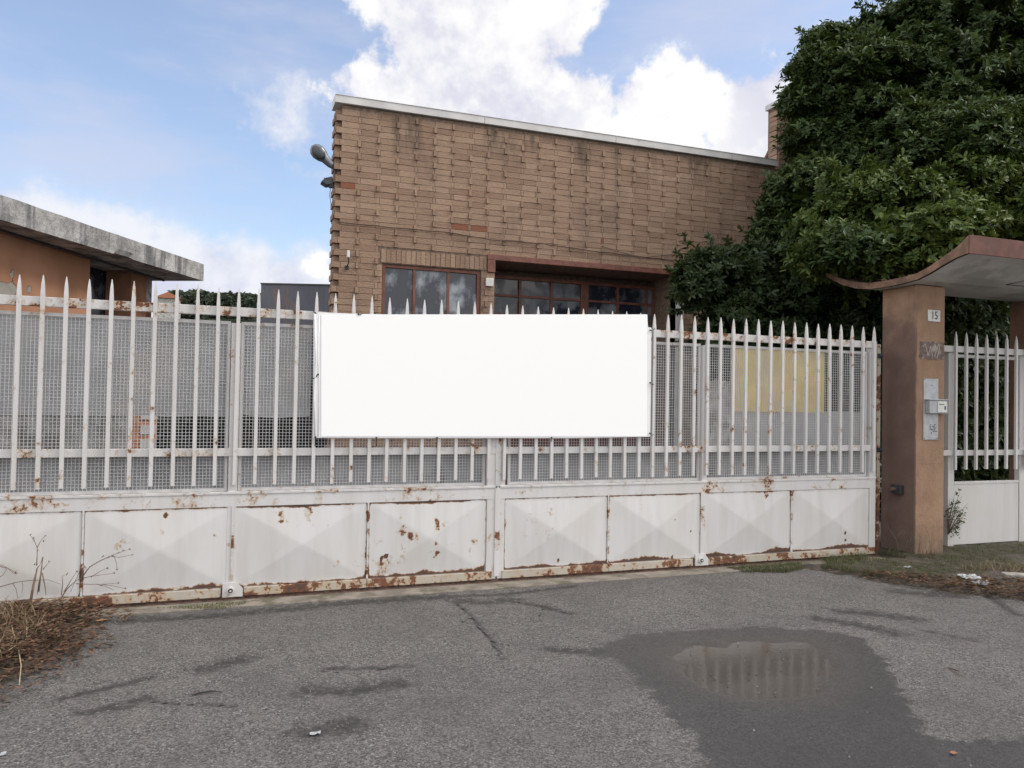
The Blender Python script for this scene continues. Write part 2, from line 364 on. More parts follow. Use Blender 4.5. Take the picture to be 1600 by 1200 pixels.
F4 = np.stack([idx[:-1,:-1], idx[:-1,1:], idx[1:,1:], idx[1:,:-1]], -1).reshape(-1, 4)

def m_asphalt():
    m, t, b = mat('asphalt'); p = t.pos()
    v1 = t.vor(p, 135., 'Color'); sv = t.n.new('ShaderNodeSeparateColor'); t.put(sv.inputs[0], v1)
    v2 = t.vor(p, 300., 'Color'); sv2 = t.n.new('ShaderNodeSeparateColor'); t.put(sv2.inputs[0], v2)
    v3 = t.vor(p, 72., 'Color'); sv3 = t.n.new('ShaderNodeSeparateColor'); t.put(sv3.inputs[0], v3)
    a = t.m('ADD', t.m('MULTIPLY', sv.outputs[0], .62), t.m('ADD', t.m('MULTIPLY', sv2.outputs[1], .13), t.m('MULTIPLY', sv3.outputs[0], .25)))
    big = t.noise(p, 1.1, 6, .62); mid = t.noise(p, 5., 6, .65)
    c = t.mix(t.step(a, .12, .88, 0, 1), (.064, .059, .056), (.178, .167, .160))
    c = t.mix(t.step(sv.outputs[1], .95, .97), c, (.27, .255, .245))
    c = t.mix(t.step(sv.outputs[2], .90, .95, 0, .8), c, (.035, .032, .03))
    c = t.mix(t.step(big, .40, .68, 0, .45), c, (.075, .07, .07), 'MIX')
    c = t.mix(t.step(mid, .45, .7, 0, .35), c, (.17, .155, .148))
    wn = t.m('ADD', t.m('MULTIPLY', t.m('SUBTRACT', t.noise(p, 9., 8, .7), .5), .34), t.m('MULTIPLY', t.m('SUBTRACT', t.noise(p, 70., 3, .6), .5), .10))
    wetm = t.step(t.m('ADD', t.attr('wet'), wn), -.015, .03)
    stm = t.step(t.m('ADD', t.attr('stain'), t.m('ADD', t.m('MULTIPLY', t.m('SUBTRACT', t.noise(p, 16., 8, .8), .5), 4.2), t.m('MULTIPLY', t.m('SUBTRACT', a, .5), 1.1))), .42, .80)
    cr = t.m('ADD', t.attr('crack'), t.m('MULTIPLY', t.m('SUBTRACT', t.noise(p, 18., 5, .6), .5), .05))
    crm = t.step(t.m('ABSOLUTE', cr), .003, .009, .92, 0)
    c = t.mix(t.m('MULTIPLY', stm, .72), c, (.022, .021, .021))
    dots = t.m('MULTIPLY', t.step(t.vor(p, 26.), .10, .13, 1, 0), t.step(t.noise(p, 1.3, 3), .5, .6))
    c = t.mix(t.m('MULTIPLY', dots, .8), c, (.02, .018, .018))
    c = t.mix(crm, c, (.014, .013, .013))
    c = t.mix(t.m('MULTIPLY', wetm, .72), c, (.018, .016, .015))
    # damp fringe of mud toward the puddle
    c = t.mix(t.m('MULTIPLY', t.step(t.attr('pud'), -.22, .08), .5), c, (.075, .062, .050))
    t.put(b.inputs['Base Color'], c)
    t.put(b.inputs['Roughness'], t.m('SUBTRACT', t.step(a, 0, 1, .95, .8), t.m('MULTIPLY', wetm, .38)))
    t.put(b.inputs['Specular IOR Level'], t.m('ADD', .25, t.m('MULTIPLY', wetm, .25)))
    h = t.m('ADD', a, t.m('MULTIPLY', mid, .8)); h = t.m('SUBTRACT', h, t.m('MULTIPLY', crm, 2.))
    t.put(b.inputs['Normal'], t.bump(h, .006, .8)); return m
M['asphalt'] = m_asphalt()
road = mesh_np('asphalt', np.stack([XX.ravel(), YY.ravel(), Z.ravel()], -1), F4, M['asphalt'], smooth=True); struct(road)
setattr_np(road, 'wet', wet.ravel()); setattr_np(road, 'pud', pud.ravel()); setattr_np(road, 'stain', st.ravel())
setattr_np(road, 'crack', np.minimum(crk.ravel(), 1.)); 
# far road behind and beside, yard and land to the horizon
struct(MB().add([(-400,-400,-.03),(400,-400,-.03),(400,400,-.03),(-400,400,-.03)], [(0,1,2,3)]).build('ground', M['yard']))
struct(MB().add([(-40,.05,-.008),(40,.05,-.008),(40,30,-.008),(-40,30,-.008)], [(0,1,2,3)]).build('yard', M['yard']))
# puddle
m, t, b = mat('muddy_water'); p = t.pos()
t.put(b.inputs['Base Color'], t.mix(t.noise(p, 4., 4), (.048, .040, .034), (.07, .06, .052)))
b.inputs['Roughness'].default_value = .08; b.inputs['IOR'].default_value = 1.48; b.inputs['Specular IOR Level'].default_value = .5
t.put(b.inputs['Normal'], t.bump(t.noise(p, 30., 2), .0004)); M['water'] = m
pz = float(np.mean(und[pud > 0])) - .0085
pp = [gz(x, y) for x, y in [(1010,1018),(1075,996),(1180,988),(1280,988),(1325,1014),(1335,1066),(1300,1108),(1180,1112),(1085,1094),(1025,1056)]]
struct(MB().add([(q.x, q.y, pz) for q in pp], [tuple(range(len(pp)))]).build('puddle', M['water']))

def verge(name, poly, h, mt, shrink=0.):
    x0 = min(a for a, _ in poly); x1 = max(a for a, _ in poly); y0 = min(b for _, b in poly); y1 = max(b for _, b in poly)
    X, Y = np.meshgrid(np.arange(x0-.1, x1+.1, .05), np.arange(y0-.1, y1+.1, .05))
    s_ = sdf(X, Y, poly) + fbm(X, Y, 5., 4, 9.)*.09 - shrink
    Z_ = np.clip(s_/.22, -.6, 1.)*h + fbm(X, Y, 8., 4, 2.)*.012*np.clip(s_*6, 0, 1) + .003
    a, c = X.shape; I = np.arange(a*c).reshape(a, c)
    F_ = np.stack([I[:-1,:-1], I[:-1,1:], I[1:,1:], I[1:,:-1]], -1).reshape(-1, 4)
    o = mesh_np(name, np.stack([X.ravel(), Y.ravel(), Z_.ravel()], -1), F_, mt, smooth=True); struct(o)
    return o
VR = [(4.95,-.16),(5.12,-.55),(5.25,-.85),(5.6,-1.45),(5.95,-1.80),(7.0,-2.5),(9.9,-3.2),(9.9,.6),(6.15,.6),(6.1,-.16)]
VL = [(-3.1,-.04),(-1.05,-.04),(-.75,-.14),(-.66,-.32),(-.80,-.5),(-.72,-.85),(-.93,-1.35),(-1.10,-1.7),(-1.7,-2.2),(-3.1,-2.4)]
verge('verge', VR, .045, M['soil']); verge('leaf_bank', VL, .055, M['soil'], .05)
struct(MB().box((-3.2,-.24,-.05), (6.35,.14,.008)).build('gate_sill', M['sill'], bevel=.006))
# kerb stone line in the right verge
kb = MB(); kp = [(6.35,-1.20),(7.05,-1.62),(7.8,-2.05),(8.9,-2.6)]
for (a, c) in zip(kp[:-1], kp[1:]):
    dx, dy = c[0]-a[0], c[1]-a[1]; L = math.hypot(dx, dy)
    kb.box((0,-.05,-.05), (L-.012,.05,.075), Matrix.Translation((a[0],a[1],0)) @ Matrix.Rotation(math.atan2(dy,dx),4,'Z'))
o = kb.build('kerb', M['kerb'], bevel=.012); struct(o)

# ------------------------------------------------------------ the sliding gate
LEFT0, SPLIT, RIGHT1 = -3.05, 2.121, 6.106
def wires(x0, x1, z0, z1, y, pitch=.0242, r=.0018):
    g = MB(); n = int((x1-x0)/pitch); k = int((z1-z0)/pitch)
    for i in range(n+1):
        x = x0+(i+.5)*(x1-x0)/(n+1); g.box((x-r, y-r, z0), (x+r, y+r, z1))
    for j in range(k+1):
        z = z0+(j+.5)*(z1-z0)/(k+1); g.box((x0, y+r*1.2, z-r), (x1, y+3.2*r, z+r))
    return g
def picket(x, seedz):
    g = MB(); w_, d_ = .0125, .0125; zt = 2.28+random.uniform(-.006,.006); zb = .842+random.uniform(-.006,.006); j = random.uniform(-.003,.003)
    zs = zt-.125; y0 = -.050
    ring = lambda X, z, a, b_: [(X-a, y0-b_, z), (X+a, y0-b_, z), (X+a, y0+b_, z), (X-a, y0+b_, z)]
    V = ring(x+j, zb, w_, d_)+ring(x, zs, w_, d_)+ring(x, zs+.07, w_*.72, d_*.72)+ring(x, zt, .0022, .0022)
    Fs = [(0,3,2,1),(12,13,14,15)]
    for k in range(3): Fs += [(4*k+i, 4*k+(i+1)%4, 4*k+4+(i+1)%4, 4*k+4+i) for i in range(4)]
    g.add(V, Fs); return g
SPOTS = [  # rust spots read from the panels (px, py, radius m, strength)
 (259,806,.018,1.2),(186,853,.035,.75),(195,850,.03,.7),(253,832,.012,.5),(335,833,.018,.65),(250,860,.008,.8),(441,815,.02,.5),(450,850,.02,.5),(395,872,.02,.55),
 (483,806,.05,.5),(512,812,.02,.6),(440,800,.03,.6),(681,812,.016,1.0),(684,821,.020,1.05),(628,832,.022,.8),(640,838,.022,.75),(651,835,.015,.7),(680,848,.014,.7),(681,865,.016,.75),
 (625,804,.016,.6),(596,872,.010,1.4),(603,868,.011,1.4),(707,862,.012,.6),(740,845,.03,.5),(735,860,.02,.45),(600,880,.01,.5),(742,786,.010,1.),(545,795,.03,.6),(550,790,.02,.6),
 (872,875,.014,1.3),(858,786,.01,.6),(1079,830,.010,1.3),(1053,812,.006,1.1),(1095,804,.006,1.2),(994,821,.006,1.1),(1016,805,.005,1.2),(1015,819,.006,1.2),(1035,812,.006,1.2),(1050,870,.012,1.2),(1127,788,.008,1.2),(1126,820,.004,1.),(1143,840,.004,1.),
 (1319,832,.013,1.35),(1320,844,.013,1.35),(1287,844,.006,1.1),(1235,870,.01,.6),(1306,832,.004,1.),(1254,870,.02,.6),(1197,775,.02,.7),(30,835,.01,.6),(60,860,.015,.5),(95,900,.02,.4)]
SP = [(at(x, y, -.03).x, at(x, y, -.03).z, r, s) for x, y, r, s in SPOTS]
def pyramid(x0, x1, z0, z1, k_top, k_bot):
    nX = max(8, int((x1-x0)/.014)); nZ = int((z1-z0)/.014)
    X, Zg = np.meshgrid(np.linspace(x0, x1, nX+1), np.linspace(z0, z1, nZ+1))
    u = np.abs(X-(x0+x1)/2)/((x1-x0)/2); v = np.abs(Zg-(z0+z1)/2)/((z1-z0)/2); m_ = .06
    h = np.clip(1-np.maximum(u, v), 0, 1); h = np.clip((h-m_)/(1-m_), 0, 1)
    Y = -.030-.028*h
    wr = np.zeros(X.shape)
    ct = fbm(X, X*0, 2.0, 3, x0*3+1.); cb = fbm(X, X*0, 2.3, 3, x0*5+20.); cb2 = fbm(X, X*0, 9., 3, x0*2)
    dt, db = z1-Zg, Zg-z0
    wr += np.clip(1-dt/(.010+.02*np.clip(ct+.4, 0, 1)), 0, 1)*(.45+k_top*np.clip(ct+.7, 0, 1.2))
    wr += np.clip(1-db/(.016+.05*np.clip(cb+.3, 0, 1)+.02*cb2.clip(0, 1)), 0, 1)*(.45+k_bot*np.clip(cb+.8, 0, 1.3))
    de = np.minimum(X-x0, x1-X); wr += np.clip(1-de/.012, 0, 1)*(.45+.35*np.clip(fbm(X*0, Zg, 4., 3, x0*7)+.3, 0, 1))
    for (sx, sz, r, s) in SP:
        if sx < x0-.05 or sx > x1+.05: continue
        d2 = np.hypot((X-sx)*1.15, (Zg-sz)*.85)*(1+(0 if s > 1.15 else 0.8)*fbm(X, Zg, 55., 3, sx*9)); wr = np.maximum(wr, (s if s > 1.15 else .22+.36*s)*np.clip(1.5-d2/r/(1. if s > 1.15 else 1.25), 0, 1.15))
        run = np.clip(1-np.abs(X-sx)/(r*.7), 0, 1)*np.clip((sz-Zg)/.02, 0, 1)*np.clip(1-(sz-Zg)/(.13+r), 0, 1); wr = np.maximum(wr, run*.42*min(s, 1.))
    a, c = X.shape; I = np.arange(a*c).reshape(a, c)
    F_ = np.stack([I[:-1,:-1], I[:-1,1:], I[1:,1:], I[1:,:-1]], -1).reshape(-1, 4)
    return np.stack([X.ravel(), Y.ravel(), Zg.ravel()], -1), F_, wr.ravel()
def leaf(name, label, x0, x1, panels, meshes, pick, posts, tops):
    T = thing(name, label, 'gate', ((x0+x1)/2, 0, .03))
    # skin plate behind panels and plain band above them
    g = MB().box((x0+.004,-.022,.095), (x1-.004,.020,.772)); g.box((x0+.004,-.034,.682), (x1-.004,-.0225,.770)); g.build('base_plate', M['midrail'], T)
    MB().box((x0,-.040,.7705), (x1,.024,.790)).build('ledge', M['midrail'], T, bevel=.003)
    fl = MB(); 
    for (a, c) in panels: fl.box((a-.004,-.046,.030), (c+.008,.022,.0945))
    fl.build('bottom_flange', M['flange'], T, bevel=.004)
    for i, (a, c, kt, kb_) in enumerate(tops):
        V, F_, wr = pyramid(a, c, .100, .678, kt, kb_); o = mesh_np('pyramid_panel', V, F_, M['panel'], T); setattr_np(o, 'wear', wr)
    for (a, c, _, _), (a2, _, _, _) in zip(tops[:-1], tops[1:]): 
        if a2-c > .015: MB().box((c+.004,-.038,.098), (a2-.004,-.0225,.681)).build('seam_strip', M['rust_paint'], T)
    MB().box((x0,-.036,2.072), (x1,.000,2.138)).build('top_rail', M['rail'], T, bevel=.004)
    MB().box((x0,-.036,1.048), (x1,.000,1.106)).build('middle_rail', M['midrail'], T, bevel=.004)
    for (a, c) in meshes:
        wires(a+.012, c-.012, .800, 2.02, .014).build('wire_mesh', M['wire'], T)
        fr = MB().box((a,.004,2.012), (c,.026,2.036)).box((a,.004,.791), (c,.026,.812)).box((a,.004,.812), (a+.020,.026,2.012)).box((c-.020,.004,.812), (c,.026,2.012))
        fr.build('mesh_frame', M['paint'], T)
        MB().box((a+.02,.030,.793), (c-.02,.034,1.06)).build('backing_sheet', M['backsheet'], T)
    for (a, c, z1) in posts: MB().box((a,-.032,.03), (c,.030,z1)).build('post', M['paint'], T, bevel=.003)
    for i in pick:
        picket(-1.303+.1388*i, i).build('picket', M['picket'], T)
    return T
gl = leaf('sliding_gate', 'left leaf of rusty white spiked gate, running out of the frame on the left', LEFT0, SPLIT-.004,
     [(LEFT0+.02,-.887),(-.887,.0),(.17,1.06),(1.06,SPLIT-.05)], [(-2.95,.035),(.108,2.02)], range(-8,26), [(.040,.104,2.02),(2.030,SPLIT-.006,2.14),(LEFT0,LEFT0+.07,2.14)],
     [(-3.02,-1.95,.3,.3),(-1.93,-.897,.35,.4),(-.877,.068,.35,.7),(.094,1.055,.75,.6),(1.075,2.020,.85,.7)])
gr = leaf('sliding_gate', 'right leaf of rusty white spiked gate, closing against the brown pillar', SPLIT+.004, RIGHT1,
     [(SPLIT+.05,3.135),(3.135,3.98),(4.16,5.08),(5.08,RIGHT1-.02)], [(2.22,4.075),(4.135,6.02)], range(26,54), [(4.078,4.132,2.02),(SPLIT+.006,2.185,2.14),(6.03,RIGHT1,2.14)],
     [(2.188,3.126,.6,1.0),(3.144,4.064,.85,.75),(4.118,5.066,.35,1.1),(5.096,6.016,.3,.9)])
# centre cover strip, wheels with gussets
MB().box((2.098,-.040,.05), (2.142,-.0325,2.10)).build('cover_strip', M['midrail'], gl, bevel=.002)
for T, x in ((gl, .075), (gr, 4.066)):
    MB().prism([(x-.055,-.0475,.028),(x+.085,-.0475,.028),(x+.085,-.0475,.085),(x+.045,-.0475,.130),(x-.02,-.0475,.135),(x-.055,-.0475,.130)], (0,.010,0)).build('wheel_plate', M['paint'], T, bevel=.0015)
    wh = MB().disc((x,-.066,.078), (0,1,0), .026, .018).build('wheel', M['paint'], T, bevel=.002)
    MB().disc((x,-.070,.078), (0,1,0), .016, .004).build('bearing', M['black'], wh)
    MB().disc((x,-.075,.078), (0,1,0), .007, .005).build('axle_nut', M['midrail'], wh)
tag(MB().box((-3.1,-.030,.008), (6.2,-.008,.026)).box((-3.1,-.06,.008), (6.2,.02,.012)).build('gate_rail', M['rust'], bevel=.003), 'rusty steel floor rail under the long white gate', 'rail')
# end post by the pillar
t_ = thing('gate_post', 'rusty white steel post between gate and brown pillar', 'post', (6.17,.12,0))
MB().box((6.205,.05,.0), (6.245,.11,2.12)).build('post', M['flange'], t_, bevel=.004)
MB().box((6.16,.075,.0), (6.204,.115,2.12)).build('guide_strip', M['rust'], t_)
for z in (1.03, 1.98): MB().box((6.195,.02,z), (6.235,.0495,z+.045)).disc((6.215,.0,z+.022), (0,1,0), .014, .02).build('catch', M['darkmetal'], t_, bevel=.003)
# sheets hung behind the mesh
def sheet(name, mt, x0, x1, z0, z1, y, label, cat, jag=(0,0), group='sheets hung behind the gate mesh'):
    n = max(4, int((x1-x0)/.04)); g = MB(); V = []
    for i in range(n+1):
        x = x0+(x1-x0)*i/n; yy = y+.006*math.sin(x*9)+.004*math.sin(x*23)
        V += [(x, yy, z0+jag[0]*(noise.noise(Vector((x*4,1,0)))+.5*noise.noise(Vector((x*17,1,0))))), (x, yy, z1+jag[1]*(noise.noise(Vector((x*5,7,0)))+.7*noise.noise(Vector((x*22,7,0)))))]
    nV = len(V); V += [(a, b_+.003, c) for a, b_, c in V]
    Fs = [(2*i, 2*i+2, 2*i+3, 2*i+1) for i in range(n)]+[(nV+2*i, nV+2*i+1, nV+2*i+3, nV+2*i+2) for i in range(n)]
    g.add(V, Fs); return tag(g.build(name, mt), label, cat, group)
sheet('privacy_sheet', M['greysheet'], -2.9, .62, 1.335, 2.03, .050, 'wide plain grey sheet behind the mesh left of the banner', 'sheet', (.02,0))
sheet('privacy_sheet', M['tatter'], -2.9, -.615, 1.07, 1.37, .062, 'stained whitish sheet at the far left behind the mesh', 'sheet', (0,.03))
sheet('privacy_sheet', M['tatter'], 4.15, 4.46, 1.07, 1.70, .055, 'tattered pale sheet left of the yellow board', 'sheet', (0,.06))
sheet('privacy_sheet', M['greysheet'], 4.46, 6.0, 1.07, 1.43, .066, 'grey sheet below the yellow board behind the mesh', 'sheet', (0,.02))
yb = MB().box((4.44,.048,1.42), (5.53,.056,2.015)).build('yellow_board', M['yellow'], bevel=.002)
tag(yb, 'weathered yellow board fixed behind the mesh near the pillar', 'board')
# banner
B = thing('banner', 'large blank white banner tied across the middle of the gate', 'banner', (2.1,-.08,1.18))
pb = [(490,488),(489,684),(620,684.5),(760,684.5),(900,684.5),(1016,682.5),(1018,512),(1012.5,511),(1011.5,491.2),(900,491.2),(760,491.2),(600,491.2),(560,490.5),(520,488.5)]
MB().prism([at(x, y, -.078) for x, y in pb], (0,.004,0)).build('cloth', M['banner'], B)
MB().prism([at(x, y, -.082) for x, y in [(502,492),(502,682),(1011,682),(1011,492)]], (0,.0028,0)).build('print', M['print'], B)
hm = MB().tube([at(492,490,-.081), at(494,560,-.083), at(491,620,-.083), at(492,682,-.081)], .006, 6); hm.tube([at(499,492,-.079), at(497,560,-.080), at(499,600,-.081), at(497,682,-.079)], .0035, 5); hm.build('hem_fold', M['banner'], B, smooth=True)
for (x, y, a, c) in ((497,585,487,592),(493,683,492,697),(493,489,489,484),(1016,598,1022,600),(1015.5,677,1021,679),(1016,516,1023,513),(588,684,588,697),(683,684,682,700),(862,684,861,690),(560,491,566,489)):
    MB().tube([at(x, y, -.088), at((x+a)/2, (y+c)/2+2, -.085), at(a, c, -.070)], .0035, 5).disc(at(x, y, -.086), (0,1,0), .007, .004, 10).build('tie', M['black'], B)

# ------------------------------------------------------------ pillar, plates, canopy, small gate
PL = thing('gate_pillar', 'brown and tan rendered pillar with house number 15', 'pillar', (6.58,-.03,0))
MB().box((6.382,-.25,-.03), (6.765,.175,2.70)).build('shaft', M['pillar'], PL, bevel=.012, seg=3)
sc_ = MB(); pts = []
for k in range(40):
    a = k/40*2*math.pi; u, v = math.cos(a), math.sin(a); s_ = max(abs(u), abs(v)); rr = 1/s_*(1+.09*noise.noise(Vector((u*3, v*3, 5))))
    pts.append((6.588+.155*u*rr, -.2515, 2.055+.088*v*rr))
sc_.prism(pts, (0,-.003,0)).build('scraped_patch', M['scrape'], PL)
wl = MB()
for L in ([(1446,538),(1450,556)],[(1450,556),(1454,541)],[(1454,541),(1457,557)],[(1460,557),(1467,537)],[(1443,540),(1446,538)],[(1464,560),(1469,538)]):
    wl.tube([at(x, y, -.256) for x, y in L], .0042, 5)
wl.build('scratches', simple('pale_scratch', (.42,.37,.34), .9), PL)
NP = thing('house_number_plate', 'small white plate reading 15 on the tan pillar', 'number plate', (6.61,-.26,2.35))
MB().box((6.528,-.2585,2.345), (6.692,-.2515,2.460)).build('plate', M['whitebox'], NP, bevel=.003)
def text(s_, size, loc, mt, parent, name='numeral', sx=1.):
    cu = bpy.data.curves.new(name, 'FONT'); cu.body = s_; cu.size = size; cu.extrude = .001; cu.align_x = 'CENTER'; cu.align_y = 'CENTER'
    tmp = bpy.data.objects.new('tmp', cu); COL.objects.link(tmp); dg = bpy.context.evaluated_depsgraph_get(); dg.update()
    me = bpy.data.meshes.new_from_object(tmp.evaluated_get(dg)); bpy.data.objects.remove(tmp)
    me.transform(Matrix.Translation(loc) @ Matrix.Rotation(R(90), 4, 'X') @ Matrix.Diagonal((sx,1,1,1))); return link(me, name, mt, parent)
text('15', .112, (6.612,-.2600,2.402), M['black'], NP, 'numeral', .8)
IC = thing('intercom', 'grey steel intercom panel with hooded white box on pillar', 'intercom', (6.58,-.26,1.17))
MB().box((6.478,-.259,1.170), (6.672,-.2515,1.775)).build('plate', M['steelplate'], IC, bevel=.002)
hd = MB().box((6.500,-.312,1.432), (6.735,-.2595,1.560)); hd.box((6.490,-.322,1.5605), (6.745,-.2595,1.572)); hd.build('hood_box', M['steelplate'], IC, bevel=.004)
MB().box((6.60,-.318,1.445), (6.715,-.3125,1.552)).build('speaker_face', M['whitebox'], IC, bevel=.002)
g = MB(); g.box((6.615,-.3205,1.520), (6.68,-.3185,1.526)); g.box((6.685,-.3205,1.47), (6.703,-.3185,1.505)); g.build('button', M['darkmetal'], IC)
g = MB()
for k in range(16):
    x = 6.545+random.random()*.075+(k//6)*.012; z = 1.315-(k//3)*.016; g.box((x,-.2612,z), (x+random.uniform(.008,.02),-.2592,z+.008))
g.build('sticker_remains', M['black'], IC)
for (x, z) in ((6.49,1.765),(6.49,1.185),(6.66,1.185),(6.58,1.71)): MB().disc((x,-.2625,z), (0,1,0), .005, .003, 8).build('screw', M['darkmetal'], IC)
LB = thing('gate_lock_box', 'small dark steel lock box on brown side of pillar', 'lock', (6.35,-.05,.6))
MB().box((6.335,-.12,.62), (6.3815,.0,.71)).build('body', M['darkmetal'], LB, bevel=.005)
MB().box((6.25,-.075,.655), (6.3345,-.045,.685)).build('bolt', M['rust'], LB, bevel=.003)

CP = thing('canopy', 'curved concrete gull-wing canopy over pillar and small gate', 'canopy', (7.3,0,2.67))
bot = [(-.93,2.885),(-.80,2.862),(-.66,2.815),(-.52,2.762),(-.38,2.722),(-.2,2.705),(.0,2.700),(.2,2.703),(.4,2.735),(.6,2.80),(.84,2.925)]
top = [(-.93,3.045),(-.80,2.955),(-.66,2.890),(-.52,2.830),(-.38,2.785),(-.2,2.770),(.0,2.765),(.2,2.768),(.4,2.80),(.6,2.862),(.84,2.965)]
cx0, cx1 = 6.25, 8.95
g = MB(); n = len(bot)
V = [(cx0, a, z) for a, z in bot]+[(cx0, a, z) for a, z in top]+[(cx1, a, z) for a, z in bot]+[(cx1, a, z) for a, z in top]
Fs = [(i, i+1, n+i+1, n+i) for i in range(n-1)]+[(2*n+i, 3*n+i, 3*n+i+1, 2*n+i+1) for i in range(n-1)]+[(n+i, n+i+1, 3*n+i+1, 3*n+i) for i in range(n-1)]+[(0,n,3*n,2*n),(n-1,3*n-1,4*n-1,2*n-1)]
g.add(V, Fs).build('slab', M['canopyedge'], CP)
g = MB(); g.add([(cx0+.03, a, z-.001) for a, z in bot]+[(cx1-.02, a, z-.001) for a, z in bot], [(i, n+i, n+i+1, i+1) for i in range(n-1)]).build('underside', M['canopywhite'], CP)
MB().box((cx0-.004,-.945,2.880), (cx1,-.932,3.048)).build('front_fascia', M['canopyred'], CP, bevel=.003)
hp = [at(1560,436,-.5), at(1640,405,-.5)]
MB().tube([(7.35,-.45,2.738),(7.60,-.66,2.806),(8.3,-.66,2.806)], .004, 4).tube([(7.35,-.45,2.738),(8.3,-.45,2.738)], .004, 4).build('hatch_outline', M['darkmetal'], CP)  # outline of a hatch panel in the underside, drawn with thin dark tubes
P2 = thing('gate_pillar', 'second rendered pillar in shade at the right edge of the frame', 'pillar', (8.6,.1,0))
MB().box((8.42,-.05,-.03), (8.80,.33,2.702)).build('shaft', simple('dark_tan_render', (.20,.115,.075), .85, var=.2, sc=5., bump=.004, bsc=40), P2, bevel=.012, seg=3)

PG = thing('pedestrian_gate', 'small white spiked gate under the canopy right of the pillar', 'gate', (7.7,0,0))
MB().box((7.100,-.01,.02), (7.185,.05,2.12)).build('hinge_post', M['ped'], PG, bevel=.004)
MB().box((8.14,-.01,.02), (8.30,.05,2.12)).build('lock_post', M['ped'], PG, bevel=.004)
MB().box((6.768,-.035,2.072), (8.30,-.0105,2.138)).build('top_rail', M['ped'], PG, bevel=.004)
MB().box((6.768,-.035,.990), (8.30,-.0105,1.048)).build('middle_rail', M['ped'], PG, bevel=.004)
MB().box((7.19,-.005,.055), (8.135,.035,.685)).build('lower_panel', M['ped'], PG, bevel=.004)
MB().box((7.19,.0,2.02), (8.135,.03,2.055)).build('inner_frame', M['ped'], PG, bevel=.003); MB().box((7.19,-.008,.6855), (8.135,.04,.715)).build('sill_bar', M['ped'], PG, bevel=.003)
MB().box((8.20,-.04,.88), (8.28,-.0105,.985)).disc((8.24,-.052,.93), (0,1,0), .012, .012, 12).build('lock', M['steelplate'], PG, bevel=.003)
for k in range(8):
    picket(7.150+.1475*k-(.004 if k > 5 else 0), k).build('picket', M['ped'], PG)

# ------------------------------------------------------------ brick building
BB = thing('brick_building', 'long brown brick workshop with pale coping behind the gate', 'building', (1.27,4,0))
WX0, WX1, WY, WZ = 1.29, 9.3, 4.0, 5.235
OPEN = [(1.89,3.24,1.9,3.24), (3.435,6.30,-.1,3.39), (6.95,8.0,1.9,3.05)]
def wallgrid(g, x0, x1, z0, z1, y0, y1, ops):
    xs = sorted({x0, x1, *[v for o in ops for v in o[:2] if x0 < v < x1]}); zs = sorted({z0, z1, *[v for o in ops for v in o[2:] if z0 < v < z1]})
    for a, c in zip(xs[:-1], xs[1:]):
        for e, f in zip(zs[:-1], zs[1:]):
            mx_, mz = (a+c)/2, (e+f)/2
            if any(o[0] < mx_ < o[1] and o[2] < mz < o[3] for o in ops): continue
            g.box((a, y0, e), (c, y1, f))
wg = MB(); wallgrid(wg, 1.335, WX1, -.1, WZ-.005, WY+.006, WY+.74, OPEN)
wg.prism([(1.42,4.75,-.1),(9.3,4.75,-.1),(12.5,12,-.1),(3.2,12,-.1)], (0,0,5.0))
wg.build('wall_core', M['mortar'], BB)
bk = MB(); CH = .0785; j = .0024
SOLD = [(1.86,3.30,3.245,3.425)]
TRIM = [(3.325,6.42,3.385,3.475),(3.325,3.44,3.22,3.40)]
def put_brick(a, c, z, prot, skew=True):
    for o in OPEN+SOLD+TRIM:
        if o[2]-.02 < z+.035 < o[3]+.01 and c > o[0] and a < o[1]:
            if a < o[0]-.03: put_brick(a, o[0]-.002, z, prot)
            if c > o[1]+.03: put_brick(o[1]+.002, c, z, prot)
            return
    y0 = WY-prot-random.uniform(0, .0018); t1 = random.uniform(-.0025,.0025); t2 = random.uniform(-.002,.002)
    x0, x1 = a+j*random.uniform(.5,1.1), c-j*random.uniform(.5,1.1); z0 = z+j*random.uniform(.4,1.4); z1 = z+CH-j*random.uniform(.4,1.4)
    bk.add([(x0,y0,z0),(x1,y0+t2,z0+t1),(x1,WY+.05,z0+t1),(x0,WY+.05,z0),(x0,y0+.002,z1),(x1,y0+t2+.002,z1+t1),(x1,WY+.05,z1+t1),(x0,WY+.05,z1)], [(0,3,2,1),(4,5,6,7),(0,1,5,4),(1,2,6,5),(2,3,7,6),(3,0,4,7)])
for k in range(int(WZ/CH)+1):
    z = k*CH
    if z+CH > WZ+.01: break
    x = WX0-(0 if k % 2 else .25)-.25
    first = True
    hx = 1.54+(.25 if k % 2 else 0)-.5; xs0 = 1.318 if k % 2 else 1.246
    while hx < WX1:
        on = noise.noise(Vector((hx*1.7, (k//2)*.9, 4)))+random.uniform(-.35,.35) > -.14
        s1 = hx+.045+.4525*random.choice([.5,.5,.5,.40,.60])
        for a, c, pr in [(hx+.002, hx+.042, .020 if on else .003), (hx+.044, s1, .002), (s1, hx+.502, .002)]:
            a = max(a, xs0) if a > xs0-.3 else xs0; c = min(c, WX1)
            if c-a > .03: put_brick(a, c, z, pr)
        hx += .5
    if k % 2: bk.box((1.264, WY+.055, z+.003), (1.335, WY+.28, z+CH-.003))
    else: bk.box((1.246, WY+.051, z+.004), (1.335, WY+.28, z+CH-.004))
x = 1.87
while x < 3.28:                                   # soldier course over the window
    w_ = random.uniform(.058,.066); zt = 3.425+random.uniform(-.004,.004); bk.box((x+.003, WY-random.uniform(0,.008), 3.252), (min(x+w_, 3.31), WY+.05, zt)); x += w_+.004
bk.build('brickwork', M['brick'], BB)
cp = MB(); x = 1.238
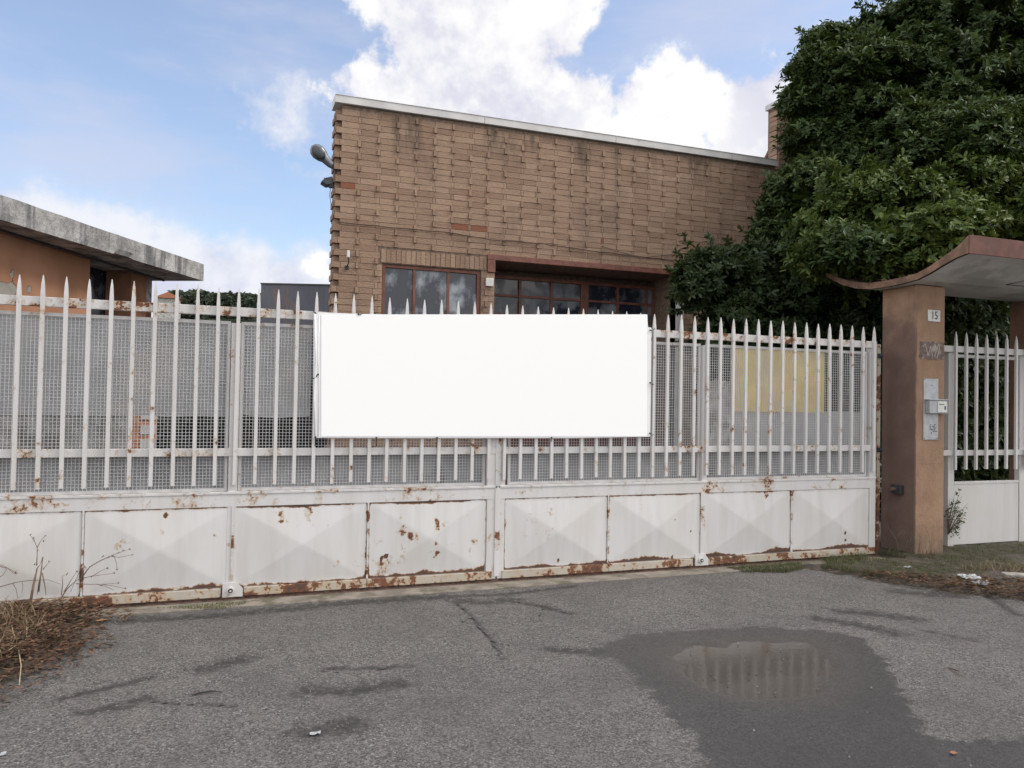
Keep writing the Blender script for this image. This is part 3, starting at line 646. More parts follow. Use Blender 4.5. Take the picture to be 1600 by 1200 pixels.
while x < 8.1:
    e = min(x+2.0, 8.12); cp.box((x, WY-.045, WZ+.004), (e-.004, WY+.30, WZ+.098)); cp.box((x, WY-.052, WZ+.0985), (e-.004, WY+.31, WZ+.108)); x = e
cp.build('coping', M['coping'], BB, bevel=.004)
tr = MB().box((3.325,3.972,3.3925), (6.42,4.14,3.472)).box((3.325,3.972,3.225), (3.4345,4.14,3.392)); tr.build('lintel', M['redframe'], BB, bevel=.005)
def window(x0, x1, z0, z1, y, mulls, trans, fw, mt, gm):
    f = MB().box((x0,y,z0), (x0+fw,y+.06,z1)).box((x1-fw,y,z0), (x1,y+.06,z1)).box((x0+fw,y,z1-fw), (x1-fw,y+.06,z1)).box((x0+fw,y,z0), (x1-fw,y+.06,z0+fw))
    for mu in mulls:
        c, w_ = mu if isinstance(mu, tuple) else (mu, fw*.8); f.box((c-w_/2, y+.004, z0+fw), (c+w_/2, y+.056, z1-fw))
    for c in trans:
        xs = [x0+fw]+[v for mu in mulls for v in ((mu[0]-mu[1]/2, mu[0]+mu[1]/2) if isinstance(mu, tuple) else (mu-fw*.4, mu+fw*.4))]+[x1-fw]
        for a, e in zip(xs[::2], xs[1::2]): f.box((a, y+.008, c-.018), (e, y+.05, c+.018))
    o = f.build('window', mt, BB, bevel=.003); o['label'] = 'red-brown framed window'
    xs = [x0+fw*.5]+[mu[0] if isinstance(mu, tuple) else mu for mu in mulls]+[x1-fw*.5]; zs = [z0+.02]+list(trans)+[z1-.02]
    for a, e in zip(xs[:-1], xs[1:]):
        for c, d_ in zip(zs[:-1], zs[1:]):
            tl = random.uniform(-.004,.004)
            MB().add([(a,y+.03,c),(e,y+.03+tl,c),(e,y+.03+tl*2,d_),(a,y+.03+tl,d_)], [(0,1,2,3)]).build('pane', gm, o)
window(1.893, 3.237, 1.903, 3.237, 4.03, [2.325, 2.79], [], .045, M['redframe'], M['glass'])
window(3.45, 6.30, 1.5, 3.30, 4.60, [4.04, 4.54, (5.085,.13), 5.65, 6.15], [3.01, 2.73, 2.45, 2.15], .05, M['redframe'], M['glassdark'])
MB().box((3.436,4.58,0), (6.30,4.62,1.499)).build('door_panel', M['redframe'], BB)
MB().box((6.30,3.97,.0), (6.42,4.16,3.384)).build('door_jamb', M['coping'], BB, bevel=.004)
window(6.953, 7.997, 1.903, 3.047, 4.03, [7.48], [], .045, M['redframe'], M['glassdark'])
MB().box((3.30,3.962,3.03), (3.41,3.990,3.14)).build('junction_box', M['whitebox'], BB, bevel=.006)
# tower at the right with lean-to
tw = MB()
for k in range(66, 78):
    z = k*CH+.01
    for q in range(6):
        a = 8.09+q*.25-(.12 if k % 2 else 0); put = (max(a, 8.09), min(a+.25, 9.4)) if a+.25 > 8.14 else (8.09, 8.2)
        tw.box((put[0]+.004, 3.94+random.uniform(-.006,0), z+.004), (put[1]-.004, 3.964, z+CH-.004))
    for q in range(1):
        a = 3.955+q*.25+0; tw.box((8.075+random.uniform(-.008,.0), a+.004, z+.004), (8.0895, a+.19, z+CH-.004))
tw.build('tower_brickwork', M['brick'], BB)
MB().box((8.091,3.965,4.9), (9.4,4.20,6.19)).build('tower_core', M['mortar'], BB)
MB().box((8.045,3.91,6.191), (9.45,4.22,6.275)).build('tower_coping', M['coping'], BB, bevel=.004)
q1, q2, q3 = at(1197,246,4.32), at(1217,206,4.32), at(1217,250,4.32)
MB().prism([q1, q3, q2], (0,.06,0)).build('lean_to_roof', M['redframe'], BB)
# cables and fittings on the brick wall
def wavy(px, Y, r, name, label, mt):
    pts = []
    for (a, c) in zip(px[:-1], px[1:]):
        for q in range(6): u = q/6; pts.append(at(a[0]+(c[0]-a[0])*u, a[1]+(c[1]-a[1])*u, Y)+Vector((0,random.uniform(-.004,.004),random.uniform(-.006,.006))))
    return tag(MB().tube(pts, r, 5).build(name, mt, smooth=True), label, 'cable')
wavy([(528,347),(600,354),(700,363),(765,374),(850,381),(905,389),(1000,401),(1065,408)], 3.972, .007, 'wall_cable', 'thin brown cable sagging along the brick wall above the openings', simple('brown_cable', (.09,.055,.04), .7))
wavy([(940,385),(1000,403),(1040,398),(1080,394),(1140,400),(1195,405)], 3.968, .006, 'wall_cable', 'second looping cable on the brick wall near the tree', M['mortar'])
SLP = thing('wall_street_lamp', 'grey cobra-head street lamp on the left brick corner', 'lamp', (1.25,4.1,4.4))
hv = [at(498,233,4.05), at(506,243,4.05), at(514,252,4.05), at(521,259,4.05)]
def ellip(g, A, B_, prof, flat=.5, seg=16):
    A, B_ = Vector(A), Vector(B_); t1 = (B_-A); L = t1.length; t1.normalize(); sd_ = Vector((0,1,0)); up = t1.cross(sd_).normalized(); V = []; n_ = len(prof)
    for u, r in prof:
        for k in range(seg): a = 2*math.pi*k/seg; V.append(A+t1*(L*u)+sd_*(r*flat*math.cos(a))+up*(r*math.sin(a)))
    g.add(V, [(i*seg+k, i*seg+(k+1)%seg, (i+1)*seg+(k+1)%seg, (i+1)*seg+k) for i in range(n_-1) for k in range(seg)]+[tuple(range(seg))[::-1], tuple((n_-1)*seg+k for k in range(seg))]); return g
ellip(MB(), at(487,228,4.05), at(522,262,4.05), [(0,.012),(.04,.05),(.14,.085),(.30,.098),(.46,.085),(.60,.060),(.85,.050),(1,.03)], .7).build('housing', M['lampmetal'], SLP, smooth=True)
ellip(MB(), at(488.5,229,3.985), at(507,248,3.985), [(0,.01),(.1,.045),(.4,.075),(.75,.065),(1,.02)], .4).build('lens', M['darkmetal'], SLP, smooth=True)
MB().tube([at(519,257,4.05), at(525,266,4.05), (1.27,4.08,4.33)], .018, 8).build('arm', M['darkmetal'], SLP)
FL = thing('floodlight', 'small black floodlight below the street lamp on brick corner', 'floodlight', (1.2,4.05,4.2))
MB().prism([at(502,283,4.05), at(508,278,4.05), at(519,275,4.05), at(521,287,4.05), at(511,289,4.05)], (0,.16,0)).build('head', M['darkmetal'], FL, bevel=.008)
MB().box((1.20,4.06,4.17), (1.25,4.12,4.26)).box((1.17,4.08,4.20), (1.2005,4.10,4.215)).build('bracket', M['black'], FL, bevel=.003)
for q in range(3): MB().box((1.135+q*.02,4.045,4.265), (1.142+q*.02,4.2,4.285)).build('cooling_fin', M['black'], FL)
tag(MB().tube([at(517,289,4.05), at(515,305,4.05), at(517,318,4.05), at(523,332,4.05), (1.232,4.05,3.7)], .004, 5).build('hanging_cable', M['darkmetal'], smooth=True), 'thin loose cable hanging below the floodlight', 'cable')
SN = thing('wall_sensor', 'small white sensor on a black arm near the brick corner', 'sensor', (1.45,3.95,3.2))
MB().box((1.415,3.86,3.255), (1.450,3.90,3.345), ).build('head', M['whitebox'], SN, bevel=.006)
MB().tube([(1.437,3.885,3.254),(1.442,3.90,3.19),(1.430,3.94,3.155),(1.43,3.985,3.15)], .008, 6).build('arm', M['black'], SN)
MB().box((1.405,3.965,3.115), (1.455,3.985,3.165)).build('base', M['black'], SN, bevel=.004)

# ------------------------------------------------------------ concrete-roofed building on the left
LH = thing('low_building', 'low orange plastered building with thick concrete roof slab', 'building', (-1.5,3,0))
zb = 2.9; A = gz(0,343,zb); Bc = gz(318,439,zb); C = gz(245,440,zb); dr = (Bc-A).normalized(); pr = Vector((-dr.y, dr.x, 0))
A2 = A-dr*1.05; th = .205; sl_ = MB(); N = 60; rows = []
def jit(i, k): return noise.noise(Vector((i*.35, k*3.1, 0)))*.004
for i in range(N+1):
    q = A2+(Bc-A2)*(i/N); rows.append(q)
Wd = 4.5; V = []
chip = lambda i: (.022 if 36 <= i*60/N <= 39 else 0)
for i, q in enumerate(rows):
    V += [(q.x+pr.x*chip(i)+jit(i,1), q.y+pr.y*chip(i), zb+.0+abs(jit(i,2))+chip(i)*.8), (q.x+jit(i,3), q.y, zb+.06+chip(i)*.3), (q.x+jit(i,4), q.y, zb+th+jit(i,5)), (q.x+pr.x*Wd, q.y+pr.y*Wd, zb+th), (q.x+pr.x*Wd, q.y+pr.y*Wd, zb)]
Fs = [(5*i+k, 5*(i+1)+k, 5*(i+1)+(k+1)%5, 5*i+(k+1)%5) for i in range(N) for k in range(5)]+[tuple(range(5))[::-1], tuple(5*N+k for k in range(5))]
sl_.add(V, Fs).build('roof_slab', M['concrete'], LH)
w0 = gz(0,360,zb); w1 = gz(250,437,zb); wd = (w1-w0).normalized(); wn = Vector((-wd.y, wd.x, 0)); w00 = w0-wd*.55; Lw = (w1-w00).length
def wpt(px):  # distance along the wall of a column of the picture
    r_ = ray(px, 440); r2 = Vector((r_.x, r_.y)); a = w00.xy-CAM.xy
    den = r2.x*wd.y-r2.y*wd.x; u = (a.x*wd.y-a.y*wd.x)/den; hit = CAM.xy+r2*u; return (hit-w00.xy).dot(wd.xy)
s140, s205, s229, s250 = wpt(140), wpt(205), wpt(229), wpt(250)
def wquad(s0, s1, z0, z1, off, thick, name, mt):
    g = MB(); a = w00+wd*s0+wn*off; c = w00+wd*s1+wn*off
    g.prism([(a.x,a.y,z0),(c.x,c.y,z0),(c.x,c.y,z1),(a.x,a.y,z1)], wn*thick); return g.build(name, mt, LH)
# peeling orange wall with wear attribute
nX, nZ = 60, 80; V = []; pe = []
pk = [(at(15,432,0), 14, .30)]
for iz in range(nZ+1):
    for ix in range(nX+1):
        q = w00+wd*(s140*ix/nX); z = -.05+(zb+.05)*iz/nZ; V.append((q.x, q.y, z))
        P_ = Vector((q.x, q.y, z))-CAM; px_ = 800+FPX*P_.dot(Rt)/P_.dot(Fw); py_ = 600-FPX*P_.dot(Up)/P_.dot(Fw)
        pe.append(max(.75*max(0, 1-math.hypot((px_-5)/32, (py_-453)/22)), .5*max(0, 1-math.hypot((px_-19)/9, (py_-428)/22)), .45*max(0, 1-math.hypot((px_-46)/9, (py_-453)/20)), .0)-.03)
I = np.arange((nX+1)*(nZ+1)).reshape(nZ+1, nX+1)
o = mesh_np('orange_wall', V, np.stack([I[:-1,:-1], I[:-1,1:], I[1:,1:], I[1:,:-1]], -1).reshape(-1,4), M['plaster'], LH); setattr_np(o, 'peel', pe)
wquad(0, s140-.002, -.05, zb-.002, .01, .2, 'wall_core', M['mortar'])
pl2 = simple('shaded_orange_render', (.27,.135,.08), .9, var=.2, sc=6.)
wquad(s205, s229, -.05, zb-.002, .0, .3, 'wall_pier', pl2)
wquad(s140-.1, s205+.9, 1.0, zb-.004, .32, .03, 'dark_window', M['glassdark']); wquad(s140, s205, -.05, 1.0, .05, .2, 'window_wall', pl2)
wquad(s229+.002, s250, -.05, 2.55, .10, .2, 'end_wall_base', M['redframe']); wquad(s229+.002, s250, 2.552, zb-.002, .10, .2, 'end_wall', M['tatter'])
wquad(-.3, s229, -.05, zb-.003, 1.6, .2, 'back_wall', M['mortar'])
MB().tube([w00+wn*-.05+Vector((0,0,-.012)), w1+wn*-.05+Vector((0,0,-.012))], .012, 6).build('conduit', M['darkmetal'], LH)
# white and terracotta striped pillar seen through the mesh at the left
SPl = thing('striped_post', 'short terracotta post with white bands behind the left mesh', 'post', (-.45,1.6,0))
g0 = at(209,640,1.2); g1 = at(243,640,1.2); zt = at(225,637,1.2).z
MB().box((g0.x,1.2,0), (g1.x,1.36,zt)).build('shaft', simple('terracotta_paint', (.52,.23,.12), .9, var=.25, sc=20.), SPl, bevel=.005)
for k in range(3): MB().box((g0.x+.055,1.194,zt-.10-.125*k), (g1.x+.004,1.1995,zt-.02-.125*k)).build('white_band', M['whitebox'], SPl)
# dark sheet-metal shed behind
def m_shed():
    m, t, b = mat('shed_sheet_rusting'); p = t.pos()
    c = t.mix(t.step(t.noise(p, 2., 5), .35, .65), (.085,.088,.115), (.11,.113,.14))
    s = t.n.new('ShaderNodeSeparateXYZ'); t.put(s.inputs[0], p)
    v = t.m('ADD', t.noise(p, 6., 6, .7, (1., 1., .2)), t.step(t.m('ABSOLUTE', t.m('SUBTRACT', s.outputs[0], 1.18)), .05, .55, .12, -.12))
    c = t.mix(t.step(v, .56, .72, 0, .6), c, (.20,.12,.07)); t.put(b.inputs['Base Color'], c); b.inputs['Roughness'].default_value = .55
    wv = t.n.new('ShaderNodeTexWave'); t.put(wv.inputs['Vector'], p); wv.inputs['Scale'].default_value = 3.; t.put(b.inputs['Normal'], t.bump(wv.outputs[1], .004)); return m
q0 = at(408,442,12.5); SH = thing('metal_shed', 'dark blue-grey sheet-metal shed with rust streaks by brick corner', 'shed', (2,12.8,0))
MS = Matrix.Translation((q0.x,12.5,0)) @ Matrix.Rotation(-YAW*.95, 4, 'Z')
MB().box((0,0,0), (3.6,2.5,q0.z-.03), MS).build('sheet_wall', m_shed(), SH)
MB().box((-.01,-.02,q0.z-.029), (3.62,2.52,q0.z), MS).build('roof_edge', M['darkmetal'], SH)

# ------------------------------------------------------------ foliage
def foliage(tips, axes, L=(.085,.125), wd_=.34, per=8, spread=(35,75), fold=.25):
    """whorls of folded blades: arrays of leaves as 5-vertex, 4-triangle shapes"""
    n = len(tips); T_ = np.repeat(tips, per, 0); A_ = np.repeat(axes, per, 0); N_ = n*per
    A_ = A_/np.linalg.norm(A_, axis=1, keepdims=True)
    rv = rng.normal(size=(N_, 3)); P = np.cross(A_, rv); P /= np.linalg.norm(P, axis=1, keepdims=True)
    an = np.radians(rng.uniform(*spread, N_))[:, None]; D = A_*np.cos(an)+P*np.sin(an)
    D[:, 2] -= rng.uniform(0, .25, N_); D /= np.linalg.norm(D, axis=1, keepdims=True)
    Sd = np.cross(D, A_); Sd /= (np.linalg.norm(Sd, axis=1, keepdims=True)+1e-9); Nn = np.cross(Sd, D)
    l = rng.uniform(*L, N_)[:, None]; w_ = l*wd_*rng.uniform(.8, 1.2, N_)[:, None]
    b0 = T_ - A_*rng.uniform(0, .06, N_)[:, None]
    m1 = b0+D*l*.38; m2 = b0+D*l*.74-Nn*l*.04
    V = np.stack([b0, m1+Sd*w_*.42+Nn*w_*fold, m1, m1-Sd*w_*.42+Nn*w_*fold, m2+Sd*w_*.44+Nn*w_*fold*.8, m2, m2-Sd*w_*.44+Nn*w_*fold*.8, b0+D*l-Nn*l*.11], 1).reshape(-1, 3)
    o = (np.arange(N_)*8)[:, None]; F_ = np.concatenate([o+[[a, b_, c]] for a, b_, c in ((0,2,1),(0,3,2),(1,2,5),(1,5,4),(2,3,6),(2,6,5),(4,5,7),(5,6,7))], 0)
    return V, F_
def blobtips(blobs, dens, inner=.25, upb=.5, sub=0., sprig=0):
    P = []; A_ = []
    def shell(c, r, sq, n, inn, hemi):
        d_ = rng.normal(size=(n, 3)); d_ /= np.linalg.norm(d_, axis=1, keepdims=True)
        if hemi: d_[:, 2] = np.where(d_[:, 2] < -.35, -d_[:, 2], d_[:, 2])
        k = np.where(rng.random(n) < inn, rng.uniform(.35, .85, n), np.where(rng.random(n) < .05, rng.uniform(1.1, 1.5, n), rng.uniform(.84, 1.08, n)))
        lump = np.array([1+.22*noise.noise(Vector(v)*2.6+Vector(c)) for v in d_])
        P.append(np.array(c)+d_*(r*k*lump)[:, None]*np.array(sq)); A_.append(d_+np.array([0, 0, upb])+rng.normal(size=(n, 3))*.35)
    if sprig:
        C_ = [Vector(b_[0]) for b_ in blobs]; R_ = [b_[1] for b_ in blobs]; made = 0
        while made < sprig:
            q = random.choices(range(len(blobs)), weights=[x*x for x in R_])[0]; d_ = Vector(rng.normal(size=3)); d_.normalize()
            p0 = C_[q]+d_*R_[q]*.95
            if any((p0-C_[z]).length < R_[z]*.8 for z in range(len(blobs)) if z != q): continue
            made += 1; ax = (d_+Vector((0,0,random.uniform(.1,.9)))+Vector(rng.normal(size=3))*.25).normalized(); Ls = random.uniform(.12, .40); st_ = int(Ls/.045)
            for u in range(st_): P.append(np.array([p0+ax*(u*.045)+Vector(rng.normal(size=3))*.008])); A_.append(np.array([ax+Vector(rng.normal(size=3))*.2]))
    for (c, r, sq) in blobs:
        if sub:
            shell(c, r*.80, sq, int(dens*r*r*.45), .6, False)
            for q in range(int(13*(r/.5)**1.3)+4):
                d_ = rng.normal(size=3); d_ /= np.linalg.norm(d_); rr = sub*rng.uniform(.55, 1.35)
                cc = np.array(c)+d_*(r-rr*.25)*rng.uniform(.80, 1.02); shell(tuple(cc), rr, (1.15,1.15,.75), int(dens*rr*rr*1.25), .25, True)
        else: shell(c, r, sq, int(dens*r*r), inner, False)
    return np.concatenate(P), np.concatenate(A_)
def PB(px, py, Y, rpx, sq=(1,1,1)): c = at(px, py, Y); return (tuple(c), rpx/FPX*dep(c), sq)
def crown(name, blobs, dens, mt, parent, **kw):
    P, A_ = blobtips(blobs, dens, kw.pop('inner', .25), kw.pop('upb', .5), kw.pop('sub', 0.), kw.pop('sprig', 0)); keep = P[:, 2] > kw.pop('zmin', .05); P, A_ = P[keep], A_[keep]
    ym = kw.pop('ymax', None)
    if ym: k2 = P[:, 1] < ym; P, A_ = P[k2], A_[k2]
    cb = kw.pop('clear', None)
    if cb is not None: k3 = ~cb(P); P, A_ = P[k3], A_[k3]
    V, F_ = foliage(P, A_, **kw); return mesh_np(name, V, F_, mt, parent)
def canopy_clear(P):   # leaves do not grow through the concrete canopy or the passage under it
    zt_ = np.interp(P[:, 1], [a for a, _ in top], [z for _, z in top])+.05
    return (P[:, 0] > 6.1) & (P[:, 0] < 9.1) & (P[:, 1] > -1.1) & (P[:, 1] < .9) & (P[:, 2] < zt_)
TR = thing('evergreen_tree', 'big dark evergreen tree overhanging the canopy at the right', 'tree', (8.9,2.1,0))
tb = [PB(1318,130,2.5,72),PB(1285,150,2.5,36),PB(1295,85,2.6,26),PB(1408,95,2.6,84),PB(1470,55,2.5,120),PB(1575,40,2.3,125),PB(1660,80,2.2,120),PB(1326,240,2.6,76),PB(1390,200,2.4,105),
      PB(1500,170,2.0,110),PB(1600,190,1.6,105),PB(1282,220,2.6,34),PB(1345,92,2.5,36),PB(1495,225,1.25,66),PB(1420,250,1.6,70),PB(1570,240,1.1,66),PB(1262,315,2.1,46),PB(1312,345,1.6,66),
      PB(1375,345,1.3,72),PB(1440,350,1.1,62),PB(1500,320,1.0,64),PB(1560,315,.9,66),PB(1620,330,.9,66),PB(1650,230,1.2,90),PB(1470,300,2.2,110),PB(1350,300,2.4,90),PB(1235,370,2.3,36),PB(1590,120,2.6,150),PB(1330,400,1.5,46),PB(1395,398,1.25,44),PB(1455,380,1.0,36),PB(1280,385,1.8,40),PB(1325,402,.55,30),PB(1385,404,.35,30),PB(1440,390,.1,30),PB(1300,404,.85,30),PB(1480,362,-.1,26)]
litb_ = [b_ for b_ in tb if b_[0][1] < 1.62 and b_[0][2] < 4.6 and b_[0][0] > 6.3]; ob_ = [b_ for b_ in tb if b_ not in litb_]  # low front clumps take the leaf colour with light painted in
kw_ = dict(zmin=2.6, ymax=3.86, clear=canopy_clear, L=(.065,.115), upb=.75, sub=.25)
crown('crown', ob_, 1900, M['leaf'], TR, sprig=700, **kw_)
crown('crown', litb_, 1900, M['leaflit'], TR, sprig=420, **kw_)
tk = MB(); tk.tube([(8.9,2.1,0),(8.85,2.1,1.2),(8.95,2.15,2.4),(9.1,2.2,3.8),(9.3,2.2,5.4)], [.17,.14,.12,.10,.05], 10)
for e in [(7.4,1.6,3.4),(8.0,1.2,4.2),(10.4,1.5,4.2),(8.4,2.6,5.2),(9.9,2.6,5.8),(7.6,2.6,4.6),(6.9,2.4,3.2)]:
    s0 = Vector((9.0,2.15,2.2+random.random())); e = Vector(e); tk.tube([s0, (s0+e)/2+Vector((0,0,-.15)), e], [.07,.045,.015], 7)
tk.build('trunk', M['bark'], TR, smooth=True)
BU = thing('laurel_bush', 'lower dark leafy bush between brick wall and gate top', 'bush', (6.3,2.4,0))
bb = [PB(1105,425,2.4,36),PB(1092,470,2.4,26),PB(1150,440,2.4,52),PB(1195,425,2.4,48),PB(1210,395,2.5,22),PB(1250,455,2.3,78),PB(1320,470,2.0,62),PB(1160,500,2.4,62),PB(1240,540,2.2,85),PB(1330,540,1.9,75),
      PB(1130,560,2.4,45),PB(1200,640,2.2,90),PB(1310,640,2.0,90),PB(1390,480,1.9,55),PB(1400,570,1.9,70)]
crown('leaves', bb, 1600, M['leafdark'], BU, sprig=330, zmin=.05, ymax=3.86, clear=canopy_clear, L=(.065,.11), sub=.20)
sk = MB()
for e in [(5.7,2.3,2.6),(6.2,2.4,2.8),(6.8,2.1,2.7),(7.3,2.0,2.5),(6.5,2.6,2.2)]: sk.tube([(6.4,2.4,0),(6.4+(e[0]-6.4)*.4,2.35,1.1),e], [.05,.035,.012], 6)
sk.build('stems', M['bark'], BU, smooth=True)
HG = thing('hedge', 'dense black-green hedge behind the small white gate', 'hedge', (8.6,1.9,0))
hb = [PB(x, y, 1.9, 75, (1,.8,1)) for x in range(1450, 1720, 55) for y in (500, 590, 690, 780)]
crown('leaves', hb, 1500, M['leafdark'], HG, zmin=.05, ymax=3.8, clear=canopy_clear, L=(.09,.14), inner=.4)
# yard shrubs seen through the lower mesh at the left
for i, (px, py, Y, r, lab) in enumerate([(285,684,7.5,50,'grey-green bush in the yard right of the striped post'),(370,676,8.2,50,'low bush between the other two yard bushes'),(450,664,9.0,56,'dark bush in the yard seen through the mesh beside the banner')]):
    T = thing('yard_shrub', lab, 'bush', (at(px, py, Y).x, Y, 0), 'shrubs in the yard')
    crown('leaves', [PB(px-12,py,Y,r*.8),PB(px+14,py-6,Y,r),PB(px,py+22,Y,r)], 900, M['farleaf'], T, zmin=.02, L=(.10,.18), per=6)
    MB().tube([(at(px,py,Y).x,Y,0),(at(px,py,Y).x+.05,Y,.4)], [.05,.02], 6).build('stem', M['bark'], T)
# wooded hill far off
hc = at(335, 480, 150.); 
g = MB(); X_, Y_ = np.meshgrid(np.linspace(-120, 160, 57), np.linspace(95, 260, 34))
H_ = 17.0*np.exp(-((X_-(-2))/60)**2)*np.clip((Y_-95)/60, 0, 1)*(1+.12*fbm(X_, Y_, .03, 3, 4.))-.2
I = np.arange(X_.size).reshape(X_.shape)
o = mesh_np('hill', np.stack([X_.ravel(), Y_.ravel(), H_.ravel()], -1), np.stack([I[:-1,:-1], I[:-1,1:], I[1:,1:], I[1:,:-1]], -1).reshape(-1,4), simple('hill_grass', (.06,.08,.04), .95, var=.3, sc=.1), smooth=True); struct(o)
fb = []
for px in range(262, 412, 5):
    pt = {262:466,280:461,300:460,320:461,340:463,360:464,380:463,400:466,420:468}
    k = min(pt, key=lambda q: abs(q-px)); fb.append(PB(px+random.uniform(-2,2), pt[k]+7+random.uniform(-1.5,2), 150+random.uniform(-6,6), random.uniform(5,8.5)))
    fb.append(PB(px, 482, 146, 9))
P, A_ = blobtips(fb, 75, .2); V, F_ = foliage(P, A_, L=(.7,1.2), per=5, wd_=.6)
tag(mesh_np('distant_wood', V, F_, M['farleaf']), 'far-off wooded ridge between the two buildings', 'wood', kind='stuff')
hq = at(262, 468, 120.); FH = thing('farmhouse', 'tiny far-off house with orange roof beside the wooded ridge', 'house', (hq.x,120,0))
MB().box((hq.x-1.6,120,0), (hq.x+1.6,124,hq.z+.2)).build('wall', M['tatter'], FH)
MB().prism([(hq.x-1.9,119.6,hq.z+.2),(hq.x+1.9,119.6,hq.z+.2),(hq.x+.1,119.6,hq.z+1.1)], (0,5,0)).build('roof', M['orangewall'], FH)

# ------------------------------------------------------------ ground plants and litter
def blades(pts, h, lean=.6, w_=.004, seg=3):
    V = []; F_ = []; 
    for (x, y, z) in pts:
        a = random.uniform(0, 6.283); hh = random.uniform(*h); ln = random.uniform(.1, lean)*hh; dx, dy = math.cos(a), math.sin(a); o = len(V); ww = w_*random.uniform(.6,1.3)
        for k in range(seg):
            u = k/seg; q = ww*(1-u*.7); cx_, cy_, cz_ = x+dx*ln*u*u, y+dy*ln*u*u, z+hh*(u-.25*u*u*lean)
            V += [(cx_-dy*q, cy_+dx*q, cz_), (cx_+dy*q, cy_-dx*q, cz_)]
        V.append((x+dx*ln, y+dy*ln, z+hh*(1-.25*lean)))
        for k in range(seg-1): F_ += [(o+2*k, o+2*k+1, o+2*k+3), (o+2*k, o+2*k+3, o+2*k+2)]
        F_.append((o+2*seg-2, o+2*seg-1, o+2*seg))
    return V, F_
def scatter(poly, n, dens=None):
    xs = [p_[0] for p_ in poly]; ys = [p_[1] for p_ in poly]; X = rng.uniform(min(xs), max(xs), n*3); Y = rng.uniform(min(ys), max(ys), n*3)
    k = inside(X, Y, poly); X, Y = X[k][:n], Y[k][:n]; return list(zip(X, Y))
pts = [(x, y, .0) for x, y in scatter([(4.30,-.10),(4.35,-.30),(4.7,-.42),(5.05,-.30),(5.1,-.10)], 2600)]
V, F_ = blades(pts, (.02,.06), 1.6, .0018); tag(mesh_np('grass_tuft', V, F_, M['grassm']), 'green grass patch growing at the foot of the right gate leaf', 'grass', kind='stuff')
pts = [(x, y, .02) for x, y in scatter([(5.0,-.10),(5.2,-.62),(5.7,-1.15),(6.8,-1.35),(8.8,-1.6),(9.5,-.3),(9.5,-.04),(6.8,-.04),(6.78,-.27),(6.36,-.27),(6.36,-.0),(6.1,-.05)], 30000) if noise.noise(Vector((x*2.2, y*2.2, 3))) > -.25]
V, F_ = blades(pts, (.02,.12), 2.2, .0019); tag(mesh_np('verge_grass', V, F_, M['grassm']), 'mixed green and dry grass around the pillar foot', 'grass', kind='stuff')
pts = [(x, y, .02) for x, y in scatter([(6.2,-.9),(6.6,-1.25),(7.6,-1.9),(9.3,-2.7),(9.3,-1.4),(7.5,-1.1)], 4500)]
V, F_ = blades(pts, (.03,.16), 1.1); tag(mesh_np('dry_grass', V, F_, M['drygrass']), 'dry straw-coloured grass behind the kerb at the right edge', 'grass', kind='stuff')
pts = [(x, y, .055) for x, y in scatter([(-3,-.06),(-1.25,-.06),(-1.0,-.5),(-1.02,-1.0),(-1.2,-1.6),(-3,-2.2)], 7000)]
V, F_ = blades(pts, (.03,.17), 1.5, .0022); tag(mesh_np('dry_grass', V, F_, M['drygrass']), 'tangled dry grass on the leaf bank at the left', 'grass', kind='stuff')
pts = [(x, y, .006) for x, y in scatter([(-.42,-.13),(-.05,-.28),(.1,-.24),(.25,-.12)], 500)]
V, F_ = blades(pts, (.005,.02), .8, .003); tag(mesh_np('moss', V, F_, m_leaf('moss_leaf', [(.07,.08,.03),(.11,.12,.04),(.16,.15,.06)], .9)), 'low yellow-green moss by the left gate wheel', 'moss', kind='stuff')
def dleaves(poly, n, z0, size=(.015,.04)):
    V = []; F_ = []
    for (x, y) in scatter(poly, n):
        a = random.uniform(0, 6.28); l = random.uniform(*size); ww = l*random.uniform(.35,.6); z = z0+random.uniform(0,.03); o = len(V); tl = random.uniform(-.5,.5)*l; c, s_ = math.cos(a), math.sin(a); h_ = random.uniform(.1,.5)*ww
        V += [(x-c*l, y-s_*l, z), (x-s_*ww, y+c*ww, z+h_), (x, y, z-.001), (x+s_*ww, y-c*ww, z+h_+tl*.3), (x+c*l, y+s_*l, z+abs(tl))]
        F_ += [(o,o+2,o+1),(o,o+3,o+2),(o+1,o+2,o+4),(o+2,o+3,o+4)]
    return V, F_
def dl_bank(n):
    V = []; F_ = []
    for q in range(3):
        g_ = [(-.66+.0,.0),(0,0)][0]; poly = [(a+(.16-.09*q)*(1 if a > -3 else 0), b_-(.05 if b_ < -.4 else 0)*(2-q)) for a, b_ in VL[1:]]+[(-3.1,-.06)]; poly = [(a-(.0, .02, .10)[q], b_) for a, b_ in poly]
        v, f = dleaves(poly, n[q], (.010, .046, .074)[q], (.010,.028)); o = len(V); V += v; F_ += [tuple(i_+o for i_ in t3) for t3 in f]
    return V, F_
V, F_ = dl_bank((3000, 8500, 9500)); tag(mesh_np('dead_leaves', V, F_, M['dryleaf']), 'brown dead leaves heaped in the bank at the left edge', 'leaves', kind='stuff')
V, F_ = dleaves([(5.2,-.65),(5.4,-1.25),(5.95,-1.88),(7.3,-2.75),(8.5,-3.1),(8.5,-2.6),(6.6,-1.45),(5.7,-1.0)], 5200, .040, (.010,.028)); v, f = dleaves([(5.0,-.45),(5.14,-.78),(5.44,-1.45),(5.85,-1.90),(7.3,-2.8),(7.3,-2.6),(5.95,-1.72),(5.62,-1.38),(5.30,-.75)], 1300, .012, (.007,.020)); o = len(V); V += v; F_ += [tuple(i_+o for i_ in q_) for q_ in f]
